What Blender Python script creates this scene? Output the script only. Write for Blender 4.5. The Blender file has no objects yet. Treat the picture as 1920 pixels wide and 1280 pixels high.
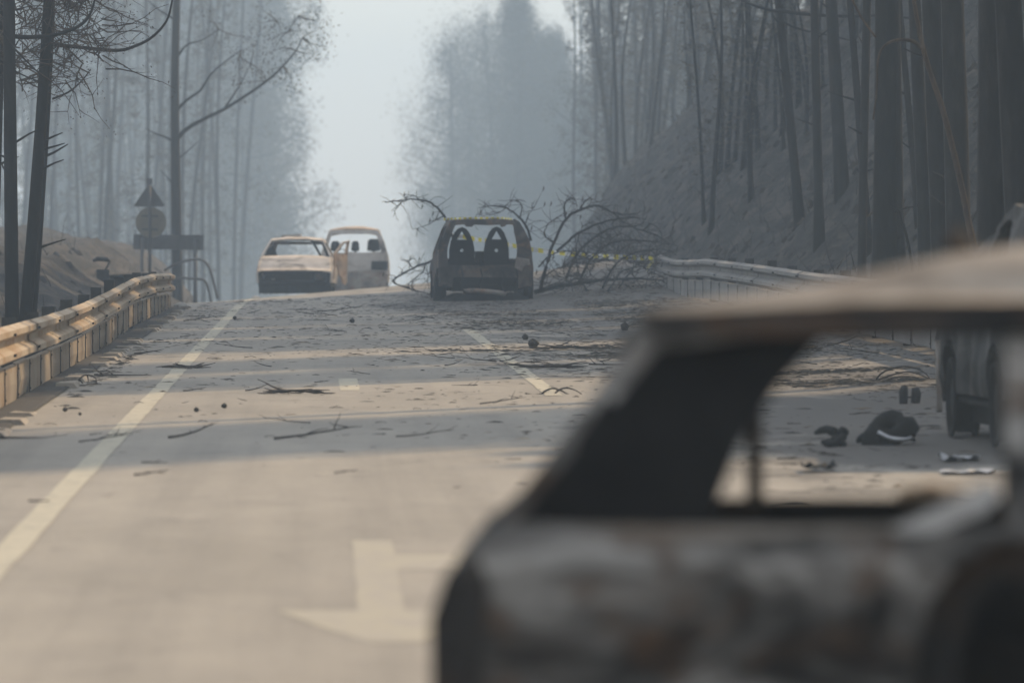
import bpy, bmesh, math, random
from mathutils import Vector, Matrix, noise
from mathutils.geometry import tessellate_polygon

R = math.radians
scene = bpy.context.scene
col = scene.collection
rnd = random.Random(11)

# ---------------------------------------------------------------- camera
F = 10667.0                      # focal length in pixels of the 1920 px wide photograph (200 mm)
EYE = 1.56                       # eye height above the road
SLOPE = 0.014                    # the near road climbs gently
VPX, VPY = 603.0, 408.0          # where the near road plane converges
yaw = math.atan((960 - VPX) / F)
pitch = math.atan(SLOPE) - math.atan((640 - VPY) / F)
cam_d = bpy.data.cameras.new('camera')
cam = bpy.data.objects.new('camera', cam_d)
col.objects.link(cam)
cam.location = (0, 0, EYE)
cam.rotation_euler = (R(90) + pitch, 0, -yaw)
cam_d.sensor_width = 36.0
cam_d.lens = 36.0 * F / 1920.0
cam_d.clip_start = 0.5
cam_d.clip_end = 6000
cam_d.dof.use_dof = True
cam_d.dof.focus_distance = 66.0
cam_d.dof.aperture_fstop = 3.4
cam_d.dof.aperture_blades = 9
scene.camera = cam
CM = cam.rotation_euler.to_matrix()


def at(px, py, Y):
    """world point seen at pixel (px, py) of the 1920x1280 photograph at distance Y up the road"""
    d = CM @ Vector(((px - 960) / F, (640 - py) / F, -1.0))
    return Vector((0, 0, EYE)) + d * (Y / d.y)


# ---------------------------------------------------------------- light
SUN_EL, SUN_AZ = 33.0, 36.0      # azimuth measured from the road direction (+Y) towards the right (+X)
world = bpy.data.worlds.new('World')
scene.world = world
world.use_nodes = True
wn = world.node_tree.nodes
wl = world.node_tree.links
wn.clear()
sky = wn.new('ShaderNodeTexSky')
sky.sky_type = 'NISHITA'
sky.sun_disc = False
sky.sun_elevation = R(SUN_EL)
sky.sun_rotation = R(SUN_AZ)
sky.air_density = 1.2
sky.dust_density = 1.5
sky.ozone_density = 1.0
bg = wn.new('ShaderNodeBackground')
bg.inputs['Strength'].default_value = 0.12
wo = wn.new('ShaderNodeOutputWorld')
veil = wn.new('ShaderNodeMix')        # the whole sky is veiled by the same thin pale smoke
veil.data_type = 'RGBA'
veil.inputs[0].default_value = 0.7
wl.new(sky.outputs[0], veil.inputs[6])
veil.inputs[7].default_value = (3.5, 3.52, 3.5, 1)
wl.new(veil.outputs[2], bg.inputs[0])
wl.new(bg.outputs[0], wo.inputs[0])

sun_d = bpy.data.lights.new('sun', 'SUN')
sun_d.energy = 2.0
sun_d.angle = R(0.6)
sun_d.color = (1.0, 0.72, 0.42)
sun = bpy.data.objects.new('sun', sun_d)
col.objects.link(sun)
sdir = Vector((math.sin(R(SUN_AZ)) * math.cos(R(SUN_EL)), math.cos(R(SUN_AZ)) * math.cos(R(SUN_EL)), math.sin(R(SUN_EL))))
sun.rotation_euler = sdir.to_track_quat('Z', 'Y').to_euler()
sun.location = (40, 60, 60)

vs = scene.view_settings
vs.view_transform = 'Standard'
vs.look = 'None'
vs.gamma = 1.0
vs.use_curve_mapping = False
vs.exposure = 1.08
scene.render.engine = 'CYCLES'
cy = scene.cycles
cy.use_denoising = True
try:
    cy.denoiser = 'OPENIMAGEDENOISE'
except Exception:
    pass
cy.max_bounces = 5
cy.diffuse_bounces = 3
cy.glossy_bounces = 2
cy.volume_bounces = 2
cy.transparent_max_bounces = 8
cy.use_adaptive_sampling = False
HAZE_DENSITY = 0.0015
HAZE_COLOR = (0.59, 0.775, 0.99, 1)
HAZE_ANISO = 0.25


# ---------------------------------------------------------------- materials
def new_mat(name):
    m = bpy.data.materials.new(name)
    m.use_nodes = True
    return m, m.node_tree.nodes, m.node_tree.links, m.node_tree.nodes['Principled BSDF']


def ramp(nt, stops, interp='LINEAR'):
    r = nt.new('ShaderNodeValToRGB')
    r.color_ramp.interpolation = interp
    el = r.color_ramp.elements
    while len(el) > 1:
        el.remove(el[-1])
    el[0].position = stops[0][0]
    el[0].color = (*stops[0][1], 1)
    for p, c in stops[1:]:
        e = el.new(p)
        e.color = (*c, 1)
    return r


def noise_node(nt, lk, vec, scale, detail=5, rough=0.6, dist=0.0):
    n = nt.new('ShaderNodeTexNoise')
    n.inputs['Scale'].default_value = scale
    n.inputs['Detail'].default_value = detail
    n.inputs['Roughness'].default_value = rough
    n.inputs['Distortion'].default_value = dist
    lk.new(vec, n.inputs['Vector'])
    return n


def mapped(nt, lk, coord='Object', scale=(1, 1, 1), loc=(0, 0, 0)):
    tc = nt.new('ShaderNodeTexCoord')
    mp = nt.new('ShaderNodeMapping')
    mp.inputs['Scale'].default_value = scale
    mp.inputs['Location'].default_value = loc
    lk.new(tc.outputs[coord], mp.inputs[0])
    return mp.outputs[0]


def mix(nt, lk, fac, a, b, mode='MIX'):
    m = nt.new('ShaderNodeMix')
    m.data_type = 'RGBA'
    m.blend_type = mode
    for s, v in ((0, fac), (6, a), (7, b)):
        if hasattr(v, 'is_linked') or hasattr(v, 'links'):
            lk.new(v, m.inputs[s])
        elif s == 0:
            m.inputs[0].default_value = v
        else:
            m.inputs[s].default_value = (*v, 1)
    return m.outputs[2]


def bump(nt, lk, height, strength, dist, bsdf):
    b = nt.new('ShaderNodeBump')
    b.inputs['Strength'].default_value = strength
    b.inputs['Distance'].default_value = dist
    lk.new(height, b.inputs['Height'])
    lk.new(b.outputs[0], bsdf.inputs['Normal'])


def mat_noise(name, stops, scale=4, rough=0.85, detail=6, mapscale=(1, 1, 1), bump_s=0.3, bump_d=0.01, dist=0.0, spec=0.3, metal=0.0, vary=0.0):
    m, nt, lk, b = new_mat(name)
    v = mapped(nt, lk, 'Object', mapscale)
    n = noise_node(nt, lk, v, scale, detail, 0.62, dist)
    r = ramp(nt, stops)
    lk.new(n.outputs[0], r.inputs[0])
    c = r.outputs[0]
    if vary:
        oi = nt.new('ShaderNodeObjectInfo')
        vr = ramp(nt, [(0, (1 - vary,) * 3), (1, (1 + vary,) * 3)])
        lk.new(oi.outputs['Random'], vr.inputs[0])
        c = mix(nt, lk, 1.0, c, vr.outputs[0], 'MULTIPLY')
    lk.new(c, b.inputs['Base Color'])
    b.inputs['Roughness'].default_value = rough
    b.inputs['Specular IOR Level'].default_value = spec
    b.inputs['Metallic'].default_value = metal
    if bump_s:
        bump(nt, lk, n.outputs[0], bump_s, bump_d, b)
    return m


def burnt_metal(name, ash, mid, soot, rust, rust_amt=0.5, scale=2.2, seed=0.0, soot_pos=0.38, stretch=(1, 1, 1)):
    """burnt bare steel: ash grey with soot blotches and orange rust clouds"""
    m, nt, lk, b = new_mat(name)
    v = mapped(nt, lk, 'Object', stretch, (seed, seed * 1.7, seed * 0.6))
    n1 = noise_node(nt, lk, v, scale, 8, 0.62, 0.6)
    r1 = ramp(nt, [(soot_pos - 0.06, soot), (soot_pos + 0.06, mid), (0.62, ash)])
    lk.new(n1.outputs[0], r1.inputs[0])
    v2 = mapped(nt, lk, 'Object', (1, 1, 1.6), (seed + 9, seed * 0.7 + 4, 3))
    n2 = noise_node(nt, lk, v2, scale * 1.4, 7, 0.65, 0.8)
    r2 = ramp(nt, [(0.60 - 0.25 * rust_amt, (0, 0, 0)), (0.76 - 0.22 * rust_amt, (1, 1, 1))])
    lk.new(n2.outputs[0], r2.inputs[0])
    n3 = noise_node(nt, lk, v2, scale * 12, 4, 0.7)
    rr = ramp(nt, [(0.3, tuple(c * 0.55 for c in rust)), (0.7, rust)])
    lk.new(n3.outputs[0], rr.inputs[0])
    c = mix(nt, lk, r2.outputs[0], r1.outputs[0], rr.outputs[0])
    lk.new(c, b.inputs['Base Color'])
    b.inputs['Roughness'].default_value = 0.82
    b.inputs['Specular IOR Level'].default_value = 0.25
    bump(nt, lk, n3.outputs[0], 0.35, 0.006, b)
    return m


M = {}
# the asphalt: pale ash-dusted, wheel-worn, with dark scorched streaks
m, nt, lk, b = new_mat('ash_dusted_asphalt')
v = mapped(nt, lk, 'Object', (1, 0.35, 1))
n1 = noise_node(nt, lk, v, 0.9, 7, 0.6, 0.5)
r1 = ramp(nt, [(0.30, (0.245, 0.226, 0.197)), (0.55, (0.295, 0.271, 0.236)), (0.75, (0.335, 0.307, 0.265))])
lk.new(n1.outputs[0], r1.inputs[0])
v2 = mapped(nt, lk, 'Object', (1, 1, 1))
n2 = noise_node(nt, lk, v2, 55, 3, 0.7)
r2 = ramp(nt, [(0.3, (0.78, 0.78, 0.78)), (0.7, (1.12, 1.12, 1.12))])
lk.new(n2.outputs[0], r2.inputs[0])
c = mix(nt, lk, 1.0, r1.outputs[0], r2.outputs[0], 'MULTIPLY')
nw = noise_node(nt, lk, mapped(nt, lk, 'Object', (2.6, 0.05, 1), (2, 1, 0)), 1.0, 5, 0.6)
rw = ramp(nt, [(0.3, (0.84, 0.84, 0.845)), (0.5, (1, 1, 1)), (0.72, (1.08, 1.075, 1.06))])
lk.new(nw.outputs[0], rw.inputs[0])
c = mix(nt, lk, 1.0, c, rw.outputs[0], 'MULTIPLY')
nb = noise_node(nt, lk, mapped(nt, lk, 'Object', (1.0, 0.5, 1), (8, 2, 0)), 3.2, 6, 0.7, 0.8)
rb = ramp(nt, [(0.28, (0.72, 0.715, 0.71)), (0.42, (1, 1, 1)), (0.7, (1.06, 1.05, 1.03))])
lk.new(nb.outputs[0], rb.inputs[0])
c = mix(nt, lk, 1.0, c, rb.outputs[0], 'MULTIPLY')
# ash and scorch patches, more of them on the right lane and towards the wrecks
n3 = noise_node(nt, lk, mapped(nt, lk, 'Object', (0.9, 0.45, 1), (3, 7, 0)), 1.1, 8, 0.68, 0.3)
sep = nt.new('ShaderNodeSeparateXYZ')
lk.new(v2, sep.inputs[0])
mr = nt.new('ShaderNodeMapRange')
mr.inputs['From Min'].default_value = 0.5
mr.inputs['From Max'].default_value = 5.0
mr.inputs['To Min'].default_value = -0.13
mr.inputs['To Max'].default_value = 0.19
lk.new(sep.outputs[0], mr.inputs[0])
mr2 = nt.new('ShaderNodeMapRange')
mr2.inputs['From Min'].default_value = 40
mr2.inputs['From Max'].default_value = 100
mr2.inputs['To Min'].default_value = -0.05
mr2.inputs['To Max'].default_value = 0.10
lk.new(sep.outputs[1], mr2.inputs[0])
ad = nt.new('ShaderNodeMath')
lk.new(mr.outputs[0], ad.inputs[0])
lk.new(mr2.outputs[0], ad.inputs[1])
ad2 = nt.new('ShaderNodeMath')
lk.new(ad.outputs[0], ad2.inputs[0])
lk.new(n3.outputs[0], ad2.inputs[1])
acc = ad2.outputs[0]
for px_, py_, rx_, ry_, amt in ((4.9, 41.5, 3.0, 8.5, 0.26), (3.4, 102.0, 3.4, 9.0, 0.20), (2.6, 11.5, 3.4, 3.2, 0.22), (0.2, 140.0, 3.5, 12.0, 0.14)):
    vv = mapped(nt, lk, 'Object', (1 / rx_, 1 / ry_, 0), (-px_ / rx_, -py_ / ry_, 0))
    ln = nt.new('ShaderNodeVectorMath')
    ln.operation = 'LENGTH'
    lk.new(vv, ln.inputs[0])
    mm = nt.new('ShaderNodeMapRange')
    mm.inputs['From Min'].default_value = 1.0
    mm.inputs['From Max'].default_value = 0.35
    mm.inputs['To Min'].default_value = 0.0
    mm.inputs['To Max'].default_value = amt
    lk.new(ln.outputs['Value'], mm.inputs[0])
    sm = nt.new('ShaderNodeMath')
    lk.new(acc, sm.inputs[0])
    lk.new(mm.outputs[0], sm.inputs[1])
    acc = sm.outputs[0]
r3 = ramp(nt, [(0.50, (0, 0, 0)), (0.64, (0.85, 0.85, 0.85))])
lk.new(acc, r3.inputs[0])
c = mix(nt, lk, r3.outputs[0], c, (0.075, 0.07, 0.066))
lk.new(c, b.inputs['Base Color'])
b.inputs['Roughness'].default_value = 0.9
b.inputs['Specular IOR Level'].default_value = 0.25
bump(nt, lk, n2.outputs[0], 0.25, 0.004, b)
M['asphalt'] = m

# worn cream road paint
m, nt, lk, b = new_mat('worn_cream_road_paint')
v = mapped(nt, lk, 'Object', (1, 0.5, 1))
n1 = noise_node(nt, lk, v, 9, 8, 0.7)
r1 = ramp(nt, [(0.34, (0.26, 0.24, 0.20)), (0.47, (0.395, 0.36, 0.275)), (0.7, (0.45, 0.41, 0.31))])
lk.new(n1.outputs[0], r1.inputs[0])
lk.new(r1.outputs[0], b.inputs['Base Color'])
b.inputs['Roughness'].default_value = 0.8
M['paint'] = m
m, nt, lk, b = new_mat('faded_arrow_paint')
v = mapped(nt, lk, 'Object', (1, 0.6, 1))
n1 = noise_node(nt, lk, v, 5, 8, 0.7)
r1 = ramp(nt, [(0.40, (0.30, 0.275, 0.237)), (0.56, (0.335, 0.305, 0.24)), (0.75, (0.36, 0.326, 0.246))])
lk.new(n1.outputs[0], r1.inputs[0])
lk.new(r1.outputs[0], b.inputs['Base Color'])
b.inputs['Roughness'].default_value = 0.85
M['arrow'] = m

M['ground'] = mat_noise('burnt_forest_floor', [(0.36, (0.007, 0.007, 0.007)), (0.50, (0.022, 0.020, 0.0185)), (0.62, (0.062, 0.051, 0.043))], 2.6, 0.95, 10, (1, 0.22, 1), bump_s=0.9, bump_d=0.25, dist=0.5)
M['bark'] = mat_noise('charred_bark', [(0.3, (0.008, 0.008, 0.009)), (0.55, (0.018, 0.017, 0.017)), (0.75, (0.036, 0.032, 0.03))], 7, 0.95, 6, (1, 1, 0.25), 0.7, 0.03, vary=0.25)
M['bark_brown'] = mat_noise('scorched_brown_bark', [(0.3, (0.035, 0.028, 0.023)), (0.55, (0.08, 0.06, 0.046)), (0.75, (0.14, 0.105, 0.075))], 9, 0.9, 6, (1, 1, 0.3), 0.5, 0.02)
M['twig'] = mat_noise('charred_twig_wood', [(0.3, (0.018, 0.016, 0.015)), (0.6, (0.055, 0.043, 0.036)), (0.8, (0.11, 0.085, 0.065))], 11, 0.9, 4, bump_s=0.3, bump_d=0.006, vary=0.3)
M['dry_leaf'] = mat_noise('heat_dried_foliage', [(0.3, (0.05, 0.045, 0.036)), (0.6, (0.085, 0.078, 0.058)), (0.8, (0.12, 0.105, 0.075))], 1.2, 0.9, 3, bump_s=0, vary=0.2)
M['leaf'] = mat_noise('grey_green_foliage', [(0.3, (0.055, 0.066, 0.05)), (0.6, (0.085, 0.10, 0.072)), (0.8, (0.115, 0.125, 0.09))], 0.9, 0.85, 3, bump_s=0, vary=0.2)
M['litter'] = mat_noise('scattered_bark_litter', [(0.3, (0.015, 0.014, 0.013)), (0.54, (0.06, 0.05, 0.04)), (0.66, (0.2, 0.15, 0.10)), (0.76, (0.40, 0.32, 0.21))], 2.5, 0.9, 8, bump_s=0)
M['rail'] = burnt_metal('heat_tinted_galvanised_steel', (0.46, 0.385, 0.29), (0.40, 0.305, 0.205), (0.2, 0.175, 0.15), (0.42, 0.265, 0.14), 0.45, 0.7, 3.0, 0.28)
M['rail_panel'] = burnt_metal('smoke_stained_rail_panel', (0.38, 0.32, 0.245), (0.31, 0.245, 0.18), (0.16, 0.14, 0.12), (0.36, 0.23, 0.13), 0.3, 0.9, 5.0, 0.34)
M['rail_grey'] = burnt_metal('smoke_dulled_galvanised_steel', (0.27, 0.255, 0.24), (0.20, 0.19, 0.18), (0.11, 0.107, 0.104), (0.22, 0.17, 0.125), 0.15, 0.7, 8.0, 0.30)
M['post'] = mat_noise('sooty_steel_post', [(0.3, (0.015, 0.015, 0.016)), (0.6, (0.04, 0.038, 0.036)), (0.8, (0.08, 0.07, 0.06))], 6, 0.85, 5)
M['undergrowth'] = mat_noise('charred_undergrowth', [(0.3, (0.015, 0.014, 0.013)), (0.6, (0.05, 0.042, 0.036)), (0.8, (0.15, 0.12, 0.09))], 0.8, 0.95, 4, bump_s=0)
M['kerb'] = mat_noise('pale_concrete_kerb', [(0.3, (0.15, 0.13, 0.11)), (0.5, (0.32, 0.28, 0.23)), (0.75, (0.42, 0.375, 0.31))], 5, 0.9, 7, bump_s=0.5, bump_d=0.02)
M['gutter'] = mat_noise('sooty_gutter', [(0.3, (0.02, 0.02, 0.02)), (0.6, (0.06, 0.055, 0.05)), (0.8, (0.11, 0.1, 0.09))], 6, 0.95, 7, bump_s=0.6, bump_d=0.03)
M['sign_back'] = mat_noise('dull_grey_sign_back', [(0.3, (0.05, 0.05, 0.052)), (0.7, (0.085, 0.085, 0.088))], 3, 0.6, 4, bump_s=0.1, bump_d=0.003)
M['sign_scorched'] = mat_noise('heat_yellowed_sign_back', [(0.3, (0.13, 0.115, 0.09)), (0.7, (0.18, 0.16, 0.12))], 3, 0.6, 5, bump_s=0.1, bump_d=0.003)
M['tape_yellow'] = mat_noise('yellow_barrier_tape', [(0.3, (0.75, 0.62, 0.02)), (0.7, (0.82, 0.70, 0.04))], 8, 0.45, 2, bump_s=0.1, bump_d=0.003)
M['tape_white'] = mat_noise('white_barrier_tape', [(0.3, (0.70, 0.70, 0.68)), (0.7, (0.8, 0.8, 0.78))], 8, 0.45, 2, bump_s=0.1, bump_d=0.003)
M['cone'] = mat_noise('charred_pine_cone', [(0.3, (0.012, 0.011, 0.01)), (0.7, (0.05, 0.04, 0.032))], 25, 0.9, 4, bump_s=0.5, bump_d=0.01)
M['soot'] = mat_noise('matt_black_soot', [(0.3, (0.006, 0.006, 0.0065)), (0.7, (0.016, 0.016, 0.016))], 5, 0.95, 5, bump_s=0.3, bump_d=0.01, spec=0.15)
M['foil'] = mat_noise('melted_aluminium', [(0.3, (0.35, 0.36, 0.38)), (0.7, (0.6, 0.61, 0.64))], 6, 0.4, 5, metal=0.6)
M['rock'] = mat_noise('pale_stone', [(0.3, (0.28, 0.26, 0.23)), (0.7, (0.5, 0.48, 0.44))], 4, 0.9, 6, bump_s=0.5, bump_d=0.03)
M['hatch_metal'] = burnt_metal('sooted_brown_bodywork', (0.11, 0.085, 0.07), (0.05, 0.042, 0.038), (0.018, 0.017, 0.017), (0.15, 0.085, 0.05), 0.38, 2.0, 1.0, 0.46)
M['hatch_roof'] = burnt_metal('rust_ash_roof_skin', (0.5, 0.42, 0.34), (0.2, 0.13, 0.09), (0.06, 0.05, 0.045), (0.42, 0.25, 0.14), 0.5, 2.6, 2.0, 0.40)
M['pale_metal'] = burnt_metal('ash_whitened_bodywork', (0.52, 0.475, 0.43), (0.38, 0.335, 0.295), (0.12, 0.105, 0.095), (0.42, 0.36, 0.31), 0.15, 2.0, 6.0, 0.38)
M['grey_metal'] = burnt_metal('ash_grey_bodywork', (0.34, 0.31, 0.28), (0.22, 0.19, 0.17), (0.07, 0.062, 0.058), (0.30, 0.18, 0.11), 0.35, 1.8, 7.0, 0.42)
M['peach_metal'] = burnt_metal('peach_rusted_sunlit_skin', (0.58, 0.44, 0.32), (0.52, 0.37, 0.25), (0.40, 0.27, 0.18), (0.54, 0.33, 0.19), 0.5, 1.8, 4.0, 0.25)  # peach rust, plus sunlit orange put into the colour for door and trim
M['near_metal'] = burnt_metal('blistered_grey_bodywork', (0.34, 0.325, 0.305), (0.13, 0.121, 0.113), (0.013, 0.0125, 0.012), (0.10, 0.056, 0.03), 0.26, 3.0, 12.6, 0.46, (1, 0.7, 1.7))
M['near_roof'] = burnt_metal('ash_coated_roof_skin', (0.29, 0.262, 0.23), (0.19, 0.166, 0.143), (0.075, 0.065, 0.056), (0.15, 0.105, 0.075), 0.35, 1.9, 3.3, 0.42, (1.6, 0.8, 1))
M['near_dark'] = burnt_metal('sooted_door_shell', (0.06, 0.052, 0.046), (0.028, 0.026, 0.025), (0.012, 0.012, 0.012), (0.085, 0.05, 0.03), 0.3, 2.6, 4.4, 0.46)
M['ash_strip'] = burnt_metal('grey_white_ash_strip', (0.46, 0.45, 0.44), (0.36, 0.345, 0.335), (0.12, 0.11, 0.105), (0.3, 0.24, 0.2), 0.1, 6.0, 2.0, 0.36)
M['van_metal'] = burnt_metal('sooted_van_bodywork', (0.085, 0.083, 0.082), (0.036, 0.035, 0.0345), (0.012, 0.012, 0.0125), (0.06, 0.045, 0.036), 0.2, 1.5, 5.5, 0.47)


# ---------------------------------------------------------------- mesh helpers
class MB:
    def __init__(s):
        s.v, s.f, s.m = [], [], []

    def add(s, verts, faces, mi=0):
        o = len(s.v)
        s.v.extend(tuple(p) for p in verts)
        for f in faces:
            s.f.append(tuple(i + o for i in f))
            s.m.append(mi)

    def box(s, c, size, rot=None, mi=0):
        hx, hy, hz = (k / 2 for k in size)
        p = [Vector((x, y, z)) for x in (-hx, hx) for y in (-hy, hy) for z in (-hz, hz)]
        if rot is not None:
            p = [rot @ q for q in p]
        c = Vector(c)
        s.add([q + c for q in p], [(0, 1, 3, 2), (4, 6, 7, 5), (0, 4, 5, 1), (2, 3, 7, 6), (0, 2, 6, 4), (1, 5, 7, 3)], mi)

    def tube(s, pts, rad, n=6, mi=0, cap=True):
        pts = [Vector(p) for p in pts]
        if not hasattr(rad, '__len__'):
            rad = [rad] * len(pts)
        o = len(s.v)
        up = Vector((0.31, 0.17, 0.93))
        for i, p in enumerate(pts):
            t = (pts[min(i + 1, len(pts) - 1)] - pts[max(i - 1, 0)])
            if t.length < 1e-9:
                t = Vector((0, 0, 1))
            t.normalize()
            a = t.cross(up)
            if a.length < 0.05:
                a = t.cross(Vector((1, 0, 0)))
            a.normalize()
            bb = t.cross(a)
            for k in range(n):
                an = 2 * math.pi * k / n
                s.v.append(tuple(p + (a * math.cos(an) + bb * math.sin(an)) * rad[i]))
        for i in range(len(pts) - 1):
            for k in range(n):
                k2 = (k + 1) % n
                s.f.append((o + i * n + k, o + i * n + k2, o + (i + 1) * n + k2, o + (i + 1) * n + k))
                s.m.append(mi)
        if cap:
            s.f.append(tuple(o + k for k in reversed(range(n))))
            s.m.append(mi)
            e = o + (len(pts) - 1) * n
            s.f.append(tuple(e + k for k in range(n)))
            s.m.append(mi)

    def lathe_x(s, prof, n=18, c=(0, 0, 0), mi=0):
        """revolve (radius, x) profile round the x axis"""
        o = len(s.v)
        k = len(prof)
        for j in range(n):
            an = 2 * math.pi * j / n
            for r, x in prof:
                s.v.append((c[0] + x, c[1] + r * math.cos(an), c[2] + r * math.sin(an)))
        for j in range(n):
            j2 = (j + 1) % n
            for i in range(k - 1):
                s.f.append((o + j * k + i, o + j * k + i + 1, o + j2 * k + i + 1, o + j2 * k + i))
                s.m.append(mi)

    def mesh(s, name, mats, smooth=False):
        me = bpy.data.meshes.new(name)
        me.from_pydata(s.v, [], s.f)
        for mt in (mats if isinstance(mats, (list, tuple)) else [mats]):
            me.materials.append(mt)
        if any(s.m):
            me.polygons.foreach_set('material_index', s.m)
        if smooth:
            me.polygons.foreach_set('use_smooth', [True] * len(me.polygons))
        me.update()
        return me

    def build(s, name, mats, parent=None, smooth=False, **props):
        return link(name, s.mesh(name, mats, smooth), parent, **props)


def link(name, data, parent=None, loc=None, **props):
    o = bpy.data.objects.new(name, data)
    col.objects.link(o)
    if parent is not None:
        o.parent = parent
    if loc is not None:
        o.location = loc
    for k, v in props.items():
        o[k] = v
    return o


def thing(name, label, category, loc=(0, 0, 0), rotz=0.0, group=None):
    o = bpy.data.objects.new(name, None)
    o.empty_display_size = 0.3
    col.objects.link(o)
    o.location = loc
    o.rotation_euler = (0, 0, rotz)
    o['label'] = label
    o['category'] = category
    if group:
        o['group'] = group
    return o


def tag(o, label, category, group=None):
    o['label'] = label
    o['category'] = category
    if group:
        o['group'] = group
    return o


def dup(root, kids, loc, rotz=0.0, scale=(1, 1, 1), label=None, group=None, tilt=(0, 0)):
    r = root.copy()
    col.objects.link(r)
    r.location = loc
    r.rotation_euler = (tilt[0], tilt[1], rotz)
    r.scale = scale
    if label:
        r['label'] = label
    if group:
        r['group'] = group
    for ch in kids:
        c = ch.copy()
        col.objects.link(c)
        c.parent = r
    return r


def lerp(tbl, t):
    if t <= tbl[0][0]:
        return tbl[0][1]
    for (a, va), (b2, vb) in zip(tbl, tbl[1:]):
        if t <= b2:
            return va + (vb - va) * (t - a) / (b2 - a)
    return tbl[-1][1]


def smooth(a, b2, t):
    t = max(0.0, min(1.0, (t - a) / (b2 - a)))
    return t * t * (3 - 2 * t)


def spline(pts, n):
    """Catmull-Rom through pts, n samples per span"""
    P = [Vector(p) for p in pts]
    P = [P[0] * 2 - P[1]] + P + [P[-1] * 2 - P[-2]]
    out = []
    for i in range(1, len(P) - 2):
        for k in range(n):
            t = k / n
            a, b2, c, d = P[i - 1], P[i], P[i + 1], P[i + 2]
            out.append(0.5 * ((2 * b2) + (c - a) * t + (2 * a - 5 * b2 + 4 * c - d) * t * t + (3 * b2 - a - 3 * c + d) * t ** 3))
    out.append(P[-2])
    return out


# ---------------------------------------------------------------- terrain
def drop(y):
    if y < 105:
        return 0.0
    if y < 190:
        return 0.00024 * (y - 105) ** 2
    return 0.00024 * 85 ** 2 + 0.0408 * (min(y, 420) - 190) + 0.014 * max(0, y - 420)


def road_z(x, y):
    xx = max(-3.4, min(7.2, x))
    return SLOPE * max(y, -200) - drop(y) + 0.09 * xx * smooth(95, 130, y) * (1 - smooth(170, 260, y)) + 0.05 * max(0, xx - 4.2)


def ground_z(x, y):
    z = road_z(x, y) - 0.05
    fl = smooth(52, 74, y) * (1 - 0.8 * smooth(170, 240, y))
    d = -3.25 - x
    if d > 0:
        h = 0.42 * d if d < 2.2 else 0.92 + 0.14 * (min(d, 60) - 2.2)
        z += h * fl * (1 - 0.4 * smooth(300, 600, y)) - 0.25 * (1 - fl) * min(d, 4)
        z += 0.95 * drop(min(y, 420)) * smooth(0, 2.5, d) * fl
    d = x - 7.25
    fr = smooth(30, 58, y) * (1 - 0.85 * smooth(165, 235, y))
    if d > 0:
        h = 1.13 * d if d < 5.6 else 6.33 + 0.22 * (min(d, 60) - 5.6)
        z += h * fr * (1 - 0.4 * smooth(300, 600, y))
        z += 0.95 * drop(min(y, 420)) * smooth(0, 2.5, d) * fr
    side = max(-3.3 - x, x - 7.3, 0)
    if side > 0:
        w = min(1, side / 1.5)
        z += w * (0.55 * noise.noise(Vector((x * 0.45, y * 0.09, 0))) + 0.26 * noise.noise(Vector((x * 1.1, y * 0.33, 5))) + 0.13 * noise.noise(Vector((x * 2.3, y * 1.1, 9))))
    return z


def gp(px, py):
    """road point seen at a pixel below the crest"""
    d = F * EYE / (py - VPY)
    x = at(px, py, d).x
    return Vector((x, d, road_z(x, d)))


def sheet(name, xs, ys, zf, mat, parent=None, smooth_=True, **props):
    mb = MB()
    nx = len(xs)
    for y in ys:
        for x in xs:
            mb.v.append((x, y, zf(x, y)))
    for j in range(len(ys) - 1):
        for i in range(nx - 1):
            a = j * nx + i
            mb.f.append((a, a + 1, a + nx + 1, a + nx))
            mb.m.append(0)
    return mb.build(name, mat, parent, smooth_, **props)


def steps(*spans):
    out = []
    for a, b2, st in spans:
        n = max(1, round((b2 - a) / st))
        out += [a + (b2 - a) * i / n for i in range(n)]
    out.append(spans[-1][1])
    return out


gx = steps((-590, -60, 60), (-60, -16, 5), (-16, -3.2, 0.28), (-3.2, 7.2, 2.6), (7.2, 22, 0.3), (22, 60, 5), (60, 590, 60))
gy = steps((-60, 30, 10), (30, 50, 1.6), (50, 200, 0.7), (200, 420, 8), (420, 1190, 70))
sheet('ground', gx, gy, ground_z, M['ground'], kind='structure')
RX0, RX1 = -2.62, 6.75
ry = steps((-50, 20, 5), (20, 95, 2.5), (95, 200, 1.5), (200, 420, 10), (420, 1180, 60))
sheet('road', [RX0, -1.5, 0, 1.5, 3, 4.5, RX1], ry, road_z, M['asphalt'], kind='structure')


def strip(name, x0, x1, y0, y1, mat, jag=0.006, seed=1):
    rr = random.Random(seed)
    mb = MB()
    ys = steps((y0, y1, 0.6))
    for y in ys:
        for x in (x0 + rr.uniform(-jag, jag), x1 + rr.uniform(-jag, jag)):
            mb.v.append((x, y, road_z(x, y) + 0.004))
    for j in range(len(ys) - 1):
        mb.f.append((2 * j, 2 * j + 1, 2 * j + 3, 2 * j + 2))
        mb.m.append(0)
    return mb.build(name, mat, kind='structure')


strip('edge_line', -1.535, -1.385, -20, 132, M['paint'], seed=2)
strip('lane_line', 1.965, 2.115, 49.8, 80, M['paint'], seed=3)
strip('lane_line', 1.965, 2.115, 8, 38.5, M['paint'], seed=4)


def arrow_mark(name, polys, mat):
    mb = MB()
    for po in polys:
        pts = []
        for (x0, y0), (x1, y1) in zip(po, po[1:] + po[:1]):
            n = max(1, int(abs(y1 - y0) / 0.4))
            for k in range(n):
                x = x0 + (x1 - x0) * k / n + rnd.uniform(-0.006, 0.006)
                y = y0 + (y1 - y0) * k / n
                pts.append((x, y, road_z(x, y) + 0.002))
        mb.add(pts, [tuple(range(len(pts)))])
    return mb.build(name, mat, kind='structure')


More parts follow.
